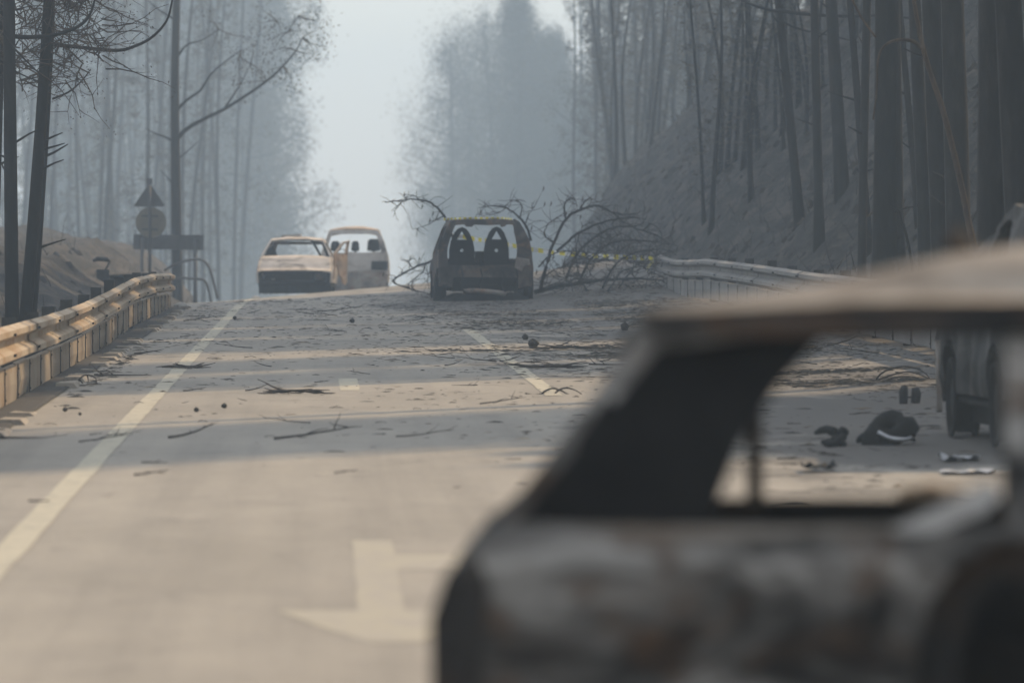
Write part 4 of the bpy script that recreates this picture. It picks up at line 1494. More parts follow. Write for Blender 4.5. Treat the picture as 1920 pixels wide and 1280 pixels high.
def plant(kind, lst, x, y, rot, sx, sz, label, group=None, name=None, tilt=(0, 0)):
    root, kids = lst[kind]
    loc = (x, y, ground_z(x, y) - 0.05)
    key = root.name
    if key not in used:
        used.add(key)
        root.location = loc
        root.rotation_euler = (tilt[0], tilt[1], rot)
        root.scale = (sx, sx, sz)
        o = root
    else:
        o = dup(root, kids, loc, rot, (sx, sx, sz), tilt=tilt)
    o['label'] = label
    if group:
        o['group'] = group
    elif 'group' in o:
        del o['group']
    if name:
        o.name = name
    return o


def xat(px, d):
    return at(px, 400, d).x


def topscale(x, y, h, py):
    """scale so that a tree of height h reaches pixel row py"""
    return (at(960, py, y).z - ground_z(x, y)) / h


# the leafy mass right of the sky gap
for px, d, k, py, sx, lab in (
        (846, 525, 2, 80, 1.6, 'hazy leafy eucalyptus with ragged left edge beside the bright gap of sky'),
        (926, 506, 2, 46, 1.5, 'hazy leafy tree just right of the ragged eucalyptus above the burnt hatchback'),
        (968, 477, 1, 0, 1.7, 'tall pointed hazy tree directly above the burnt hatchback'),
        (1036, 487, 1, 70, 1.5, 'pointed hazy tree on the right shoulder of the leafy mass'),
        (1000, 549, 1, 90, 2.2, 'dim leafy tree filling in behind the tall pointed tree'),
        (880, 557, 2, 150, 1.5, 'lower dim leafy tree behind the ragged eucalyptus'),
        (1085, 541, 2, 170, 1.3, 'faint leafy tree where the leafy mass meets the bare trunks'),
        (835, 588, 2, 330, 1.43, 'low faint bush-like tree at the foot of the bright gap of sky')):
    x = max(7.3, xat(px, d))
    h = (15, 17, 14, 18)[k]
    s = topscale(x, d, h, py)
    plant(k, leafy, x, d, px * 0.37, sx, s, lab)
for px, d, k, py, sx, lst, lab in (
        (1118, 430, 2, 150, 1.3, 'l', 'dim leafy tree just right of the leafy mass, half hidden by bare trunks'),
        (1165, 450, 0, 110, 1.4, 'l', 'dim rounded tree among the bare trunks above the arching fallen branches'),
        (1150, 330, 0, -60, 1.2, 'a', 'wispy sunlit tree near the top of the frame left of the bare stand'),
        (1225, 350, 1, -90, 1.3, 'a', 'wispy tree in the middle of the bare stand on the right bank'),
        (1300, 330, 0, -70, 1.2, 'a', 'wispy tree above the grey guardrail end among bare trunks'),
        (1385, 310, 1, -90, 1.2, 'a', 'wispy tree left of the slender leaning trunk'),
        (1250, 420, 3, 40, 1.5, 'l', 'dim leafy tree filling the back of the bare stand'),
        (1340, 400, 0, 20, 1.5, 'l', 'dim broad tree at the back of the bare stand, farther right')):
    x = max(7.6, xat(px, d))
    h = {'l': (15, 17, 14, 18), 'a': (15, 13)}[lst][k]
    plant(k, leafy if lst == 'l' else airy, x, d, px * 0.41, sx, topscale(x, d, h, py), lab)
# left side: leafy and feathery crowns
for px, d, k, py, sx, lst, lab in (
        (480, 496, 3, -300, 1.92, 'l', 'hazy leafy tree on the left edge of the bright gap of sky'),
        (430, 517, 1, -320, 2.55, 'l', 'dense hazy tree left of the gap behind the branching pine'),
        (370, 506, 0, -310, 2.07, 'l', 'hazy leafy tree standing behind the tall branching pine trunk'),
        (480, 477, 0, 190, 2.15, 'a', 'feathery pale tree overhanging the road above the ash-pale car'),
        (490, 549, 1, 300, 2.07, 'a', 'lowest feathery pale tree at the foot of the gap left of the wagon'),
        (455, 453, 1, 60, 1.84, 'a', 'thin feathery tree in front of the dense hazy left tree'),
        (470, 471, 0, -280, 1.98, 'a', 'sparse tree with dangling sprays at the top of the gap'),
        (295, 525, 2, -300, 2.23, 'l', 'hazy leafy tree above the triangular road sign'),
        (210, 508, 3, -320, 2.23, 'l', 'dim leafy tree left of the triangular road sign'),
        (125, 492, 1, -320, 2.55, 'l', 'dim leafy tree behind the dark left clump')):
    x = min(-3.8, xat(px, d))
    h = {'l': (15, 17, 14, 18), 'a': (15, 13)}[lst][k]
    s = topscale(x, d, h, py)
    plant(k, leafy if lst == 'l' else airy, x, d, px * 0.53, sx, s, lab)

# the tall branching pine on the left
b0 = at(330, 500, 150)
pine2 = thing('burnt_pine', 'tall straight hazy trunk behind the sign board with long boughs sweeping up to the right', 'tree', (b0.x, 150, ground_z(b0.x, 150)))
px_branch(pine2, [(334, 590), (331, 450), (329, 300), (328, 150), (331, 0), (332, -200), (333, -420)], 150, 0.15, 0.07, M['bark'], name='trunk')
for pts, r_ in (([(331, 262), (350, 242), (385, 222), (420, 205), (460, 180), (500, 152), (530, 125), (555, 95), (568, 70)], 0.06),
                ([(333, 205), (350, 188), (375, 170), (395, 140), (420, 118), (450, 95)], 0.045),
                ([(420, 205), (440, 175), (455, 150), (470, 120)], 0.03),
                ([(328, 268), (312, 258), (290, 250), (272, 240)], 0.04), ([(331, 300), (350, 285), (372, 265)], 0.025),
                ([(331, 110), (350, 85), (380, 75), (410, 55)], 0.035), ([(328, 350), (316, 335), (300, 318)], 0.025),
                ([(332, 40), (300, 20), (270, -5)], 0.035)):
    o, sp = px_branch(pine2, pts, 150, r_, r_ * 0.25, M['bark'])
rr = random.Random(5)
tm = MB()
for px, py in ((568, 70), (555, 95), (530, 125), (450, 95), (470, 120), (500, 152), (410, 55), (540, 60), (560, 30), (520, 40)):
    c0 = at(px, py, 150) - Vector(pine2.location)
    for _ in range(4):
        q = limb_pts(rr, c0, (rr.uniform(-1, 1), rr.uniform(-1, 1), rr.uniform(-0.8, 0.8)), rr.uniform(0.4, 0.9), 4, -0.05, 0.3)
        tm.tube(q, [0.018, 0.014, 0.01, 0.007, 0.004], 4, cap=False)
        leaf_quads(tm, rr, q[-1], 22, 0.2, 0.042)
        leaf_quads(tm, rr, q[2], 10, 0.16, 0.04)
tm.build('crown', M['dry_leaf'], pine2)

# bare stands either side
rs = random.Random(41)
TA = 1 / math.tan(R(SUN_AZ))
G1 = 'pale bare trees behind the right bank'
for i in range(190):
    px = 1085 + 560 * ((i * 0.618) % 1.0)
    far = i % 6 != 0
    if far:
        d = rs.uniform(230, 460) if px < 1420 else rs.uniform(185, 380)
        if i % 3 == 1:
            px = 1150 + 470 * ((i * 0.618) % 1.0)
            d = rs.uniform(172, 245)
        d = max(d, 154 / (1 - TA * (px - VPX) / F))      # the road crest lies in the sun
        x = max(8.2, xat(px, d))
    else:
        px = 1320 + 360 * ((i * 0.618) % 1.0)
        d = rs.uniform(99, 121) / (1 - TA * (px - VPX) / F)
        x = xat(px, d)
    k = i % 6
    s = topscale(x, d, (15, 17, 14, 18, 16, 13)[k], rs.uniform(-330, 30))
    w = max(0.6, min(1.7, d / 190)) * rs.uniform(0.75, 1.15)
    plant(k, thin, x, d, rs.uniform(0, 6.28), w, s,
          'thin pale bare tree far back in the haze above the right bank' if far else 'thin dark burnt tree rooted on the near face of the right bank',
          G1 if far else 'thin dark burnt trees on the right bank face', tilt=(0, R(rs.uniform(-4.5, 1.5))))
G2 = 'faint burnt trees of the left bank'
for i in range(50):
    px = -20 + 470 * ((i * 0.618 + 0.2) % 1.0)
    d = rs.uniform(230, 470)
    x = min(xat(px, d), -4.2 - rs.random())
    k = (i + 2) % 6
    s = topscale(x, d, (15, 17, 14, 18, 16, 13)[k], rs.uniform(-300, 40))
    plant(k, thin, x, d, rs.uniform(0, 6.28), max(0.7, min(1.8, d / 190)) * rs.uniform(0.8, 1.2), s,
          'faint bare burnt tree in the smoke on the left bank', G2, tilt=(0, R(rs.uniform(-2, 2))))
# the rest of the wood on the right slope, whose shade falls in bands across the road
G3 = 'burnt trees up the right slope'
TA = 1 / math.tan(R(SUN_AZ))
BANDS = [(38.2, 43, 8), (54.2, 56.8, 6), (59.4, 62.2, 6), (69.0, 73.0, 8), (76.4, 80, 8), (83.4, 88.4, 9), (91.5, 100, 12), (102, 112, 12)]
for c0, c1, n in BANDS:
    for i in range(n):
        c_ = c0 + (c1 - c0) * (i + 0.5) / n
        x = rs.uniform(8.0, 15.5)
        d = c_ + TA * x
        px = VPX + x / d * F
        if px < 1945:
            x = (1945 - VPX) / F * d + 0.4
            d = c_ + TA * x
        plant(i % 2 * 3, leafy, x, d, rs.uniform(0, 6.28), 0.36 if c0 < 60 else 0.44, 0.85, 'scorched leafy tree up the right slope beyond the frame edge', G3)

# charred undergrowth: stalks, roots and stones on both banks
um = MB()
us = random.Random(19)
for _ in range(5200):
    if us.random() < 0.9:
        y = 56 + 130 * us.random() ** 1.3
        x = 7.4 + 8.5 * us.random()
    else:
        y = 58 + 110 * us.random() ** 1.2
        x = -3.3 - 5.5 * us.random()
    z = ground_z(x, y)
    if us.random() < 0.5:
        q = limb_pts(us, (x, y, z - 0.05), (us.uniform(-0.6, 0.6), us.uniform(-0.6, 0.6), 1), us.uniform(0.1, 0.45) * (1 + us.random() ** 6), 3, -0.05, 0.25)
        um.tube(q, [0.011, 0.008, 0.006, 0.003], 3, cap=False)
    else:
        r_ = us.uniform(0.03, 0.11) * (1 + us.random() ** 6)
        um.add([(x - r_, y - r_, z - 0.05), (x + r_ * 1.2, y - r_ * 0.8, z - 0.05), (x + r_, y + r_, z - 0.05), (x - r_ * 0.8, y + r_, z - 0.05), (x + us.uniform(-0.4, 0.4) * r_, y, z + r_ * us.uniform(0.3, 0.9)), (x + 0.6 * r_, y + 0.3 * r_, z + r_ * 0.5)],
               [(0, 1, 4), (1, 5, 4), (1, 2, 5), (2, 3, 4, 5), (3, 0, 4)])
um.build('burnt_undergrowth', M['undergrowth'], kind='stuff')

for i in range(7):
    c_ = 32.8 + 5.2 * i / 6
    x = rs.uniform(8.6, 10.2)
    plant(i % 2 * 3, leafy, x, c_ + TA * x, rs.uniform(0, 6.28), 0.36, 0.36, 'short scorched leafy tree up the right slope beyond the frame edge', 'short trees up the right slope')

# ---------------------------------------------------------------- the fallen tree round the burnt hatchback
fb = at(1090, 548, 107)
fallen = thing('fallen_tree', 'fallen burnt tree crown of arching bare branches between the burnt hatchback and the grey guardrail', 'tree', (fb.x, 107, road_z(fb.x, 107)))
FB = [
    (0, 0.055, [(1002, 548), (1040, 538), (1090, 530), (1140, 524), (1200, 522), (1252, 526)]),
    (0, 0.040, [(1014, 540), (1024, 500), (1038, 455), (1062, 410), (1090, 392), (1122, 386), (1150, 400), (1172, 418), (1192, 424)]),
    (-.6, 0.030, [(1045, 470), (1080, 440), (1120, 420), (1160, 410), (1190, 408), (1210, 412)]),
    (.5, 0.030, [(1062, 520), (1080, 480), (1105, 452), (1140, 430), (1175, 424), (1205, 432), (1235, 444), (1250, 452)]),
    (.2, 0.026, [(1085, 528), (1105, 490), (1135, 462), (1170, 450), (1210, 452), (1250, 456), (1272, 462)]),
    (-.4, 0.024, [(1130, 540), (1150, 500), (1180, 478), (1215, 470), (1250, 468), (1268, 478)]),
    (.8, 0.022, [(1060, 414), (1058, 388), (1064, 374), (1076, 372), (1083, 386)]),
    (.3, 0.018, [(1088, 392), (1098, 376), (1110, 372), (1122, 380)]),
    (.1, 0.018, [(1150, 398), (1172, 402), (1195, 400), (1208, 394)]),
    (-.5, 0.018, [(1040, 455), (1024, 445), (1021, 432), (1030, 418), (1042, 408)]),
    (.9, 0.020, [(1160, 540), (1190, 500), (1225, 480), (1262, 472)]),
    (.4, 0.020, [(1100, 545), (1085, 510), (1080, 470), (1090, 430), (1110, 415)]),
    (-.8, 0.020, [(1140, 545), (1165, 510), (1200, 500), (1245, 498)]),
    (.7, 0.018, [(1012, 530), (1040, 505), (1075, 500), (1110, 505)]),
    (-.2, 0.016, [(1120, 420), (1128, 440), (1122, 470), (1110, 500)]),
    (.6, 0.016, [(1205, 430), (1222, 420), (1238, 432), (1240, 455)]),
    (.5, 0.020, [(1010, 500), (1030, 480), (1060, 470), (1090, 476)]),
    (1.6, 0.034, [(870, 500), (852, 455), (836, 412), (815, 385), (785, 374), (750, 376), (722, 380)]),
    (1.6, 0.014, [(832, 405), (815, 414), (795, 424), (775, 430)]),
    (1.7, 0.012, [(790, 375), (775, 368), (760, 372)]), (1.7, 0.010, [(760, 375), (748, 384), (740, 396)]),
    (1.5, 0.030, [(995, 450), (985, 420), (965, 400), (945, 388), (920, 386), (898, 390)]),
    (1.5, 0.014, [(975, 408), (978, 385), (968, 375), (955, 378)]), (1.5, 0.014, [(985, 420), (992, 402), (999, 392)]),
    (1.4, 0.012, [(950, 390), (930, 400), (905, 404), (895, 402)]),
    (2.0, 0.026, [(836, 486), (808, 490), (780, 500), (752, 515), (737, 528), (765, 540), (800, 550), (820, 556)]),
    (2.0, 0.016, [(800, 492), (792, 510), (775, 525), (772, 545)]), (2.1, 0.014, [(812, 492), (802, 520), (806, 548)]),
    (2.2, 0.014, [(775, 502), (765, 490), (780, 484)]), (2.0, 0.014, [(820, 488), (838, 510), (842, 530)]),
]
fr = random.Random(9)
tw = MB()
for k, (dy, r0, pts) in enumerate(FB):
    P3 = [at(px, py, 107 + dy + fr.uniform(-0.5, 0.5)) - Vector(fallen.location) for px, py in pts]
    sp = spline(P3, 5)
    for q_ in sp[1:]:
        q_ += Vector((fr.uniform(-1, 1), fr.uniform(-1, 1), fr.uniform(-1, 1))) * 0.010
    r0 *= 0.92
    mb = MB()
    mb.tube(sp, [fr.uniform(0.9, 1.12) * r0 * (1.0 - 0.72 * i / (len(sp) - 1)) for i in range(len(sp))], 6)
    mb.build('trunk' if k == 0 else 'branch', M['bark'], fallen, True)
    for _ in range(int(len(sp) * 0.8)):
        p = sp[fr.randint(3, len(sp) - 1)]
        q = limb_pts(fr, p, (fr.uniform(-1, 1), fr.uniform(-1, 1), fr.uniform(-0.5, 1)), fr.uniform(0.12, 0.45), 5, -0.06, 0.35)
        tw.tube(q, [0.0065, 0.006, 0.005, 0.0045, 0.004, 0.002], 4, cap=False)
        if fr.random() < 0.07:
            tw.tube([q[-1], q[-1] + Vector((0.02, 0, 0.05)), q[-1] + Vector((0.02, 0, 0.10))], [0.006, 0.015, 0.004], 5)
# the low tangle under the arches
for _ in range(420):
    px, py = fr.uniform(1005, 1275), fr.uniform(425, 552)
    if py < 552 - 118 * math.exp(-((px - 1150) / 110) ** 2):
        continue
    p = at(px, py, 107 + fr.uniform(-0.8, 0.8)) - Vector(fallen.location)
    q = limb_pts(fr, p, (fr.uniform(-1, 1), fr.uniform(-0.5, 0.5), fr.uniform(-0.3, 0.7)), fr.uniform(0.2, 0.7), 5, -0.03, 0.4)
    tw.tube(q, [0.009, 0.008, 0.007, 0.006, 0.005, 0.003], 4, cap=False)
tw.build('twig_tangle', M['twig'], fallen, kind='stuff')


# ---------------------------------------------------------------- barrier tape
def tape(label, pts, width, seed):
    rr = random.Random(seed)
    sp = spline([at(px, py, d) for px, py, d in pts], 16)
    mb = MB()
    o = 0
    for i, p in enumerate(sp):
        tw_ = 0.9 * math.sin(i * 0.33 + seed) + rr.uniform(-0.2, 0.2)
        w = width / 2
        mb.v.append((p.x, p.y - 0.5 * w * math.sin(tw_), p.z - w * abs(math.cos(tw_ * 0.6))))
        mb.v.append((p.x, p.y + 0.5 * w * math.sin(tw_), p.z + w * abs(math.cos(tw_ * 0.6))))
    for i in range(len(sp) - 1):
        mb.f.append((2 * i, 2 * i + 2, 2 * i + 3, 2 * i + 1))
        mb.m.append(0 if (i // 2) % 2 == 0 else 1)
    me = mb.mesh('barrier_tape', [M['tape_yellow'], M['tape_white']])
    bm = bmesh.new()
    bm.from_mesh(me)
    bmesh.ops.solidify(bm, geom=bm.faces[:], thickness=0.002)
    bm.to_mesh(me)
    bm.free()
    return tag(link('barrier_tape', me), label, 'barrier tape')


tape('yellow and white barrier tape stretched from the grey guardrail end past the burnt hatchback',
     [(1224, 484, 107.6), (1160, 482, 108), (1080, 477, 108.5), (1000, 468, 109), (940, 456, 109), (890, 448, 109), (828, 436, 109)], 0.085, 1)
tape('short yellow tape length lying along the roof edge of the burnt hatchback', [(832, 411, 104.2), (860, 409.5, 104.3), (900, 409, 104.35), (940, 409, 104.35), (962, 411, 104.2)], 0.04, 3)
tape('short loose yellow tape end hanging left of the burnt hatchback', [(828, 434, 109), (829, 442, 109), (827.5, 452, 109)], 0.06, 5)
tape('white tape end knotted down the tip of the grey guardrail', [(1226, 486, 107.4), (1220, 495, 107.3), (1212, 505, 107.3)], 0.10, 7)


# ---------------------------------------------------------------- debris on the road
def twig_mesh(seed, ln):
    rr = random.Random(seed)
    mb = MB()
    q = limb_pts(rr, (-ln / 2, 0, 0.018), (1, rr.uniform(-0.2, 0.2), 0.02), ln, 6, 0.0, 0.13)
    q = [Vector((p.x, p.y, max(0.012, p.z))) for p in q]
    r0 = 0.012 + 0.008 * rr.random()
    mb.tube(q, [r0, r0 * 0.95, r0 * 0.85, r0 * 0.75, r0 * 0.6, r0 * 0.45, r0 * 0.2], 5)
    for _ in range(rr.randint(1, 4)):
        s = q[rr.randint(1, 5)]
        a = limb_pts(rr, s, (rr.uniform(0.2, 1) * rr.choice((-1, 1)), rr.uniform(-0.5, 0.5), rr.uniform(0, 0.22)), ln * rr.uniform(0.12, 0.35), 3, 0, 0.3)
        a = [Vector((p.x, p.y, max(0.01, p.z))) for p in a]
        mb.tube(a, [r0 * 0.55, r0 * 0.45, r0 * 0.3, r0 * 0.15], 4)
    return mb.mesh('twig', M['twig'], True)


def bark_mesh(seed):
    rr = random.Random(seed)
    mb = MB()
    n = 6
    ln = rr.uniform(0.18, 0.4)
    w = rr.uniform(0.03, 0.07)
    top, bot = [], []
    for i in range(n):
        t = i / (n - 1)
        for s in (-1, 1):
            ww = w * math.sin(math.pi * (0.12 + 0.76 * t)) * rr.uniform(0.7, 1.2)
            top.append(((t - 0.5) * ln, s * ww, 0.012 + 0.03 * math.sin(t * 3) + 0.012 * rr.random()))
    for p in top:
        bot.append((p[0], p[1], p[2] - 0.010))
    N = len(top)
    fs = []
    for i in range(n - 1):
        a = 2 * i
        fs += [(a, a + 1, a + 3, a + 2), (N + a, N + a + 2, N + a + 3, N + a + 1), (a, a + 2, N + a + 2, N + a), (a + 1, N + a + 1, N + a + 3, a + 3)]
    fs += [(0, N, N + 1, 1), (N - 2, N - 1, 2 * N - 1, 2 * N - 2)]
    mb.add(top + bot, fs)
    return mb.mesh('bark_piece', M['twig'])


def cone_mesh(seed, r):
    rr = random.Random(seed)
    mb = MB()
    prof = [(0.02, -1.0), (0.5, -0.85), (0.85, -0.5), (1.0, -0.1), (0.85, 0.35), (0.55, 0.75), (0.1, 1.05)]
    n = 10
    for j in range(n):
        for i, (a, z) in enumerate(prof):
            an = 2 * math.pi * (j + 0.5 * (i % 2)) / n
            k = r * a * (1.12 if (i + j) % 2 else 0.86)
            mb.v.append((z * r * 1.2, k * math.cos(an), r + k * math.sin(an)))
    k = len(prof)
    for j in range(n):
        j2 = (j + 1) % n
        for i in range(k - 1):
            mb.f.append((j * k + i, j * k + i + 1, j2 * k + i + 1, j2 * k + i))
            mb.m.append(0)
    return mb.mesh('pine_cone', M['cone'])


twigs = [twig_mesh(400 + k, ln) for k, ln in enumerate((0.45, 0.7, 0.55, 0.9, 0.35, 0.6, 0.8, 1.1))]
barks = [bark_mesh(430 + k) for k in range(5)]


def drop_at(name, me, px, py, rot, label, cat, group=None, sc=1.0):
    p = gp(px, py)
    o = link(name, me, None, (p.x, p.y, p.z + 0.003))
    o.rotation_euler = (0, 0, rot)
    o.scale = (sc, sc, sc)
    return tag(o, label, cat, group)


for (px, py, k, rot, sc, lab) in (
        (600, 826, 3, 0.15, 1.0, 'long thin charred twig lying in the tree shadow below the far arrow stub'),
        (800, 820, 7, 0.1, 0.55, 'charred twig with an upright side spur in the broad tree shadow'),
        (362, 822, 1, 0.2, 0.7, 'small charred twig beside the left edge line in the broad tree shadow'),
        (945, 759, 3, 0.05, 0.62, 'straight dark stick on the sunlit strip near the end of the lane line'),
        (75, 940, 4, 0.3, 0.5, 'dark chip of wood lying on the sunlit left edge line'),
        (292, 868, 2, 0.1, 0.45, 'small twig just right of the edge line at the lower border of the broad shadow'),
        (285, 892, 5, 0.0, 0.5, 'small twig on sunlit asphalt below the broad tree shadow'),
        (280, 665, 5, 0.1, 0.8, 'dark twig on the shoulder between the orange guardrail and the edge line'),
        (232, 705, 6, 0.05, 1.0, 'thin dark stick reaching out from the foot of the orange guardrail'),
        (30, 822, 6, -0.1, 0.8, 'dark twig by the foot of the orange guardrail at the left frame edge'),
        (200, 830, 3, 0.06, 0.6, 'dark twig crossing the left edge line inside the broad tree shadow'),
        (1150, 685, 6, 0.0, 0.9, 'charred twig right of the lane line near the foreground wreck'),
        (380, 603, 3, 0.1, 0.9, 'charred twig on the road beyond the far end of the edge line'),
        (640, 585, 7, 0.0, 1.0, 'largest charred twig on the crest below the wagon'),
        (650, 888, 5, 0.1, 0.35, 'tiny twig alone on the wide sunlit asphalt')):
    drop_at('twig', twigs[k], px, py, rot * 0.5, lab, 'twig', sc=sc * 0.72)
# flattened clumps and curled sprays
for (px, py, w_, n, lab) in ((357, 690, 0.3, 9, 'dark bunch of needles and twigs on the left edge line'), (566, 739, 0.42, 9, 'long flattened bunch of burnt needles in the middle of the lane'),
                             (1090, 655, 0.6, 9, 'spread of charred twigs right of the lane line'), (1040, 690, 0.5, 8, 'flattened charred twig bunch touching the lane line')):
    p = gp(px, py)
    rr = random.Random(int(px))
    mb = MB()
    core = limb_pts(rr, (-w_ * 0.6, 0, 0.02), (1, 0, 0), w_ * 1.2, 7, 0, 0.5)
    core = [Vector((a.x, a.y, max(0.012, min(0.03, a.z)))) for a in core]
    for _ in range(n * 2):
        s0 = core[rr.randint(0, 6)].lerp(core[rr.randint(3, 7)], 0.0)
        q = limb_pts(rr, s0, (rr.choice((-1, 1)), rr.uniform(-0.4, 0.4), rr.uniform(-0.05, 0.08)), rr.uniform(0.12, 0.3), 4, 0, 0.18)
        q = [Vector((a.x, a.y, max(0.008, a.z))) for a in q]
        mb.tube(q, [0.010, 0.009, 0.007, 0.005, 0.003], 4)
    mb.tube(core, 0.012, 5)
    o = mb.build('twig_clump', M['twig'], None, True)
    o.location = (p.x, p.y, p.z + 0.002)
    tag(o, lab, 'twig clump')


def spray(label, segs, d, r):
    p = [at(px, py, d) for px, py in segs[0]]
    root = thing('fallen_branch', label, 'branch', (p[0].x, d, road_z(p[0].x, d)))
    for s in segs:
        px_branch(root, s, d, r, r * 0.4, M['twig'], wob=0.15, seed=int(s[0][0]))
    return root


spray('two thin curled bare branches arching over the kerb below the orange guardrail',
      [[(140, 730), (148, 712), (160, 703), (176, 706), (181, 716), (172, 728)], [(142, 726), (165, 730), (185, 722), (205, 720), (225, 726), (234, 735)], [(150, 712), (158, 722)], [(164, 704), (166, 715)]], 53.5, 0.009)
spray('looped dry twig lying over the near end of the lane line', [[(1012, 742), (1022, 733), (1036, 728), (1052, 732), (1064, 738), (1080, 741)], [(1036, 742), (1048, 731), (1062, 727), (1078, 731), (1090, 738)], [(985, 738), (1000, 740), (1015, 738)]], 50.4, 0.011)
# bent wire hoops by the van
hoops = spray('bundle of bent wire hoops on the road seen through the foreground side window',
              [[(1640, 716), (1655, 698), (1690, 687), (1722, 692), (1740, 705), (1748, 722)], [(1646, 712), (1675, 702), (1705, 697), (1738, 708), (1750, 720)], [(1650, 717), (1680, 707), (1710, 706), (1742, 716)], [(1640, 719), (1690, 721), (1730, 719), (1762, 718)], [(1680, 724), (1700, 729), (1720, 727)]], 52.5, 0.010)
for q_, (px, py, r) in enumerate(((1000, 653, 0.055), (1172, 621, 0.06), (420, 766, 0.022), (368, 773, 0.02), (985, 638, 0.04), (122, 772, 0.018), (150, 779, 0.013), (660, 606, 0.035), (440, 600, 0.03))):
    lab = ('round charred pine cone on the sunlit streak right of the lane line', 'largest dark pine cone on the far right lane near the foreground roof', 'dark pine cone lying on sunlit asphalt right of the left edge line',
           'small pine cone just left of another cone near the left edge line', 'pine cone just above the round one on the sunlit streak', 'small cone on the shoulder near the orange guardrail', 'tiny cone next to the edge line on the left shoulder',
           'pine cone on the crest below the burnt wagon', 'pine cone past the far end of the edge line')[q_]
    drop_at('pine_cone', cone_mesh(500 + q_, r), px, py, q_ * 1.3, lab, 'pine cone')

ds = random.Random(21)
zones = [
    # px range, py range, count, label, group
    ((300, 1230), (574, 612), 75, 'small charred twig or bark bit on the far shaded road before the burnt hatchback', 'twigs on the far road'),
    ((880, 1230), (600, 700), 60, 'small charred twig or bark bit on the debris-covered right lane past the lane line', 'twigs on the right lane'),
    ((330, 900), (612, 735), 32, 'small charred twig or bark bit in the middle of the left lane', 'twigs on the left lane'),
    ((60, 980), (735, 870), 20, 'small charred twig or bark bit in the broad shadow band of the near lane', 'twigs on the near lane'),
    ((1380, 1760), (640, 900), 50, 'small charred twig or bark bit on the road seen through the foreground side window', 'twigs behind the foreground wreck'),
]
for (x0, x1), (y0, y1), n, lab, g in zones:
    for i in range(n):
        px, py = ds.uniform(x0, x1), ds.uniform(y0, y1)
        d = F * EYE / (py - VPY)
        left = 603 - 2.15 / d * F
        if px < left:
            continue
        me = ds.choice(twigs + barks + barks)
        o = drop_at('twig' if me.name.startswith('twig') else 'bark_piece', me, px, py, ds.gauss(0, 0.16) + (3.14 if ds.random() < 0.5 else 0), lab, 'debris', g,
                    ds.uniform(0.25, 0.6) * (0.6 if d < 60 else 1.0))

# fine litter: uncountable chips of bark, needles and ash
lm = MB()
ls = random.Random(8)


def chip(x, y, s, el=1.0):
    z = road_z(x, y) + 0.004
    a = ls.gauss(0, 0.45)
    ca, sa = math.cos(a), math.sin(a)
    l, w, h = s * el, s * ls.uniform(0.12, 0.4), s * ls.uniform(0.1, 0.35)
    p = []
    for u, v_ in ((-1, -1), (1, -0.6), (0.8, 1), (-0.9, 0.7)):
        p.append((x + ca * u * l - sa * v_ * w, y + sa * u * l + ca * v_ * w, z))
    p.append((x + ls.uniform(-0.3, 0.3) * l, y, z + h))
    p.append((x + ca * 0.5 * l, y + sa * 0.5 * l, z + h * 0.8))
    lm.add(p, [(0, 1, 5, 4), (1, 2, 5), (2, 3, 4, 5), (3, 0, 4)])


for _ in range(70000):
    y = 30 + 82 * ls.random() ** 0.8
    x = ls.uniform(-2.2, 6.5)
    right = smooth(0.5, 4.0, x)
    far = smooth(40, 90, y)
    n_ = 0.7 * (noise.noise(Vector((x * 0.6, y * 0.16, 3))) * 0.5 + 0.5) + 0.4 * (noise.noise(Vector((x * 2.2, y * 0.7, 8))) * 0.5 + 0.5)
    if ls.random() > (0.03 + 1.3 * right * (0.6 + 0.5 * far) + 0.25 * far) * (0.03 + 3.0 * n_ ** 4):
        continue
    chip(x, y, ls.uniform(0.005, 0.022) * (1 + 1.8 * ls.random() ** 4), ls.uniform(0.8, 2.6))
# heaped strips of dry needles and straw in the right lane
for cx, cy, sx, sy, n in ((3.6, 64, 0.9, 1.2, 500), (4.5, 52.5, 1.0, 0.9, 900), (5.0, 56, 0.9, 0.6, 400), (3.0, 68, 0.8, 1.0, 260), (5.3, 99, 1.3, 2.5, 500), (3.4, 91, 1.6, 1.2, 250), (1.9, 66.5, 0.7, 0.6, 160), (-2.15, 60, 0.1, 12, 160)):
    for _ in range(n):
        chip(ls.gauss(cx, sx * 0.5), ls.gauss(cy, sy * 0.5), ls.uniform(0.012, 0.05), ls.uniform(0.8, 2.0))
lm.build('road_litter', M['litter'], kind='stuff')


# larger burnt remains by the van
def lump(name, label, cat, px, py, parts):
    p = gp(px, py)
    root = thing(name, label, cat, p)
    for nm, fn, mt in parts:
        mb = MB()
        fn(mb)
        mb.build(nm, mt, root, True)
    return root


def tyre(mb):
    prof = []
    for i in range(9):
        t = 2 * math.pi * i / 8
        prof.append((0.115 + 0.075 * math.cos(t), 0.07 * math.sin(t)))
    tmp = MB()
    tmp.lathe_x(prof, 16)
    rot = Matrix.Rotation(R(74), 3, 'Y') @ Matrix.Rotation(R(25), 3, 'Z')
    mb.add([rot @ Vector(v_) * (1 + 0.45 * noise.noise(Vector(v_) * 9)) + Vector((0.0, 0, 0.10)) for v_ in tmp.v], tmp.f)


def scrap(mb):
    rr = random.Random(4)
    for _ in range(9):
        q = limb_pts(rr, (rr.uniform(-0.42, -0.05), rr.uniform(-0.2, 0.2), rr.uniform(0.03, 0.12)), (rr.uniform(-1, 1), rr.uniform(-1, 1), rr.uniform(-0.2, 0.5)), rr.uniform(0.15, 0.35), 4, -0.05, 0.5)
        q = [Vector((a.x, a.y, max(0.02, a.z))) for a in q]
        mb.tube(q, [0.03, 0.035, 0.03, 0.025, 0.012], 6)


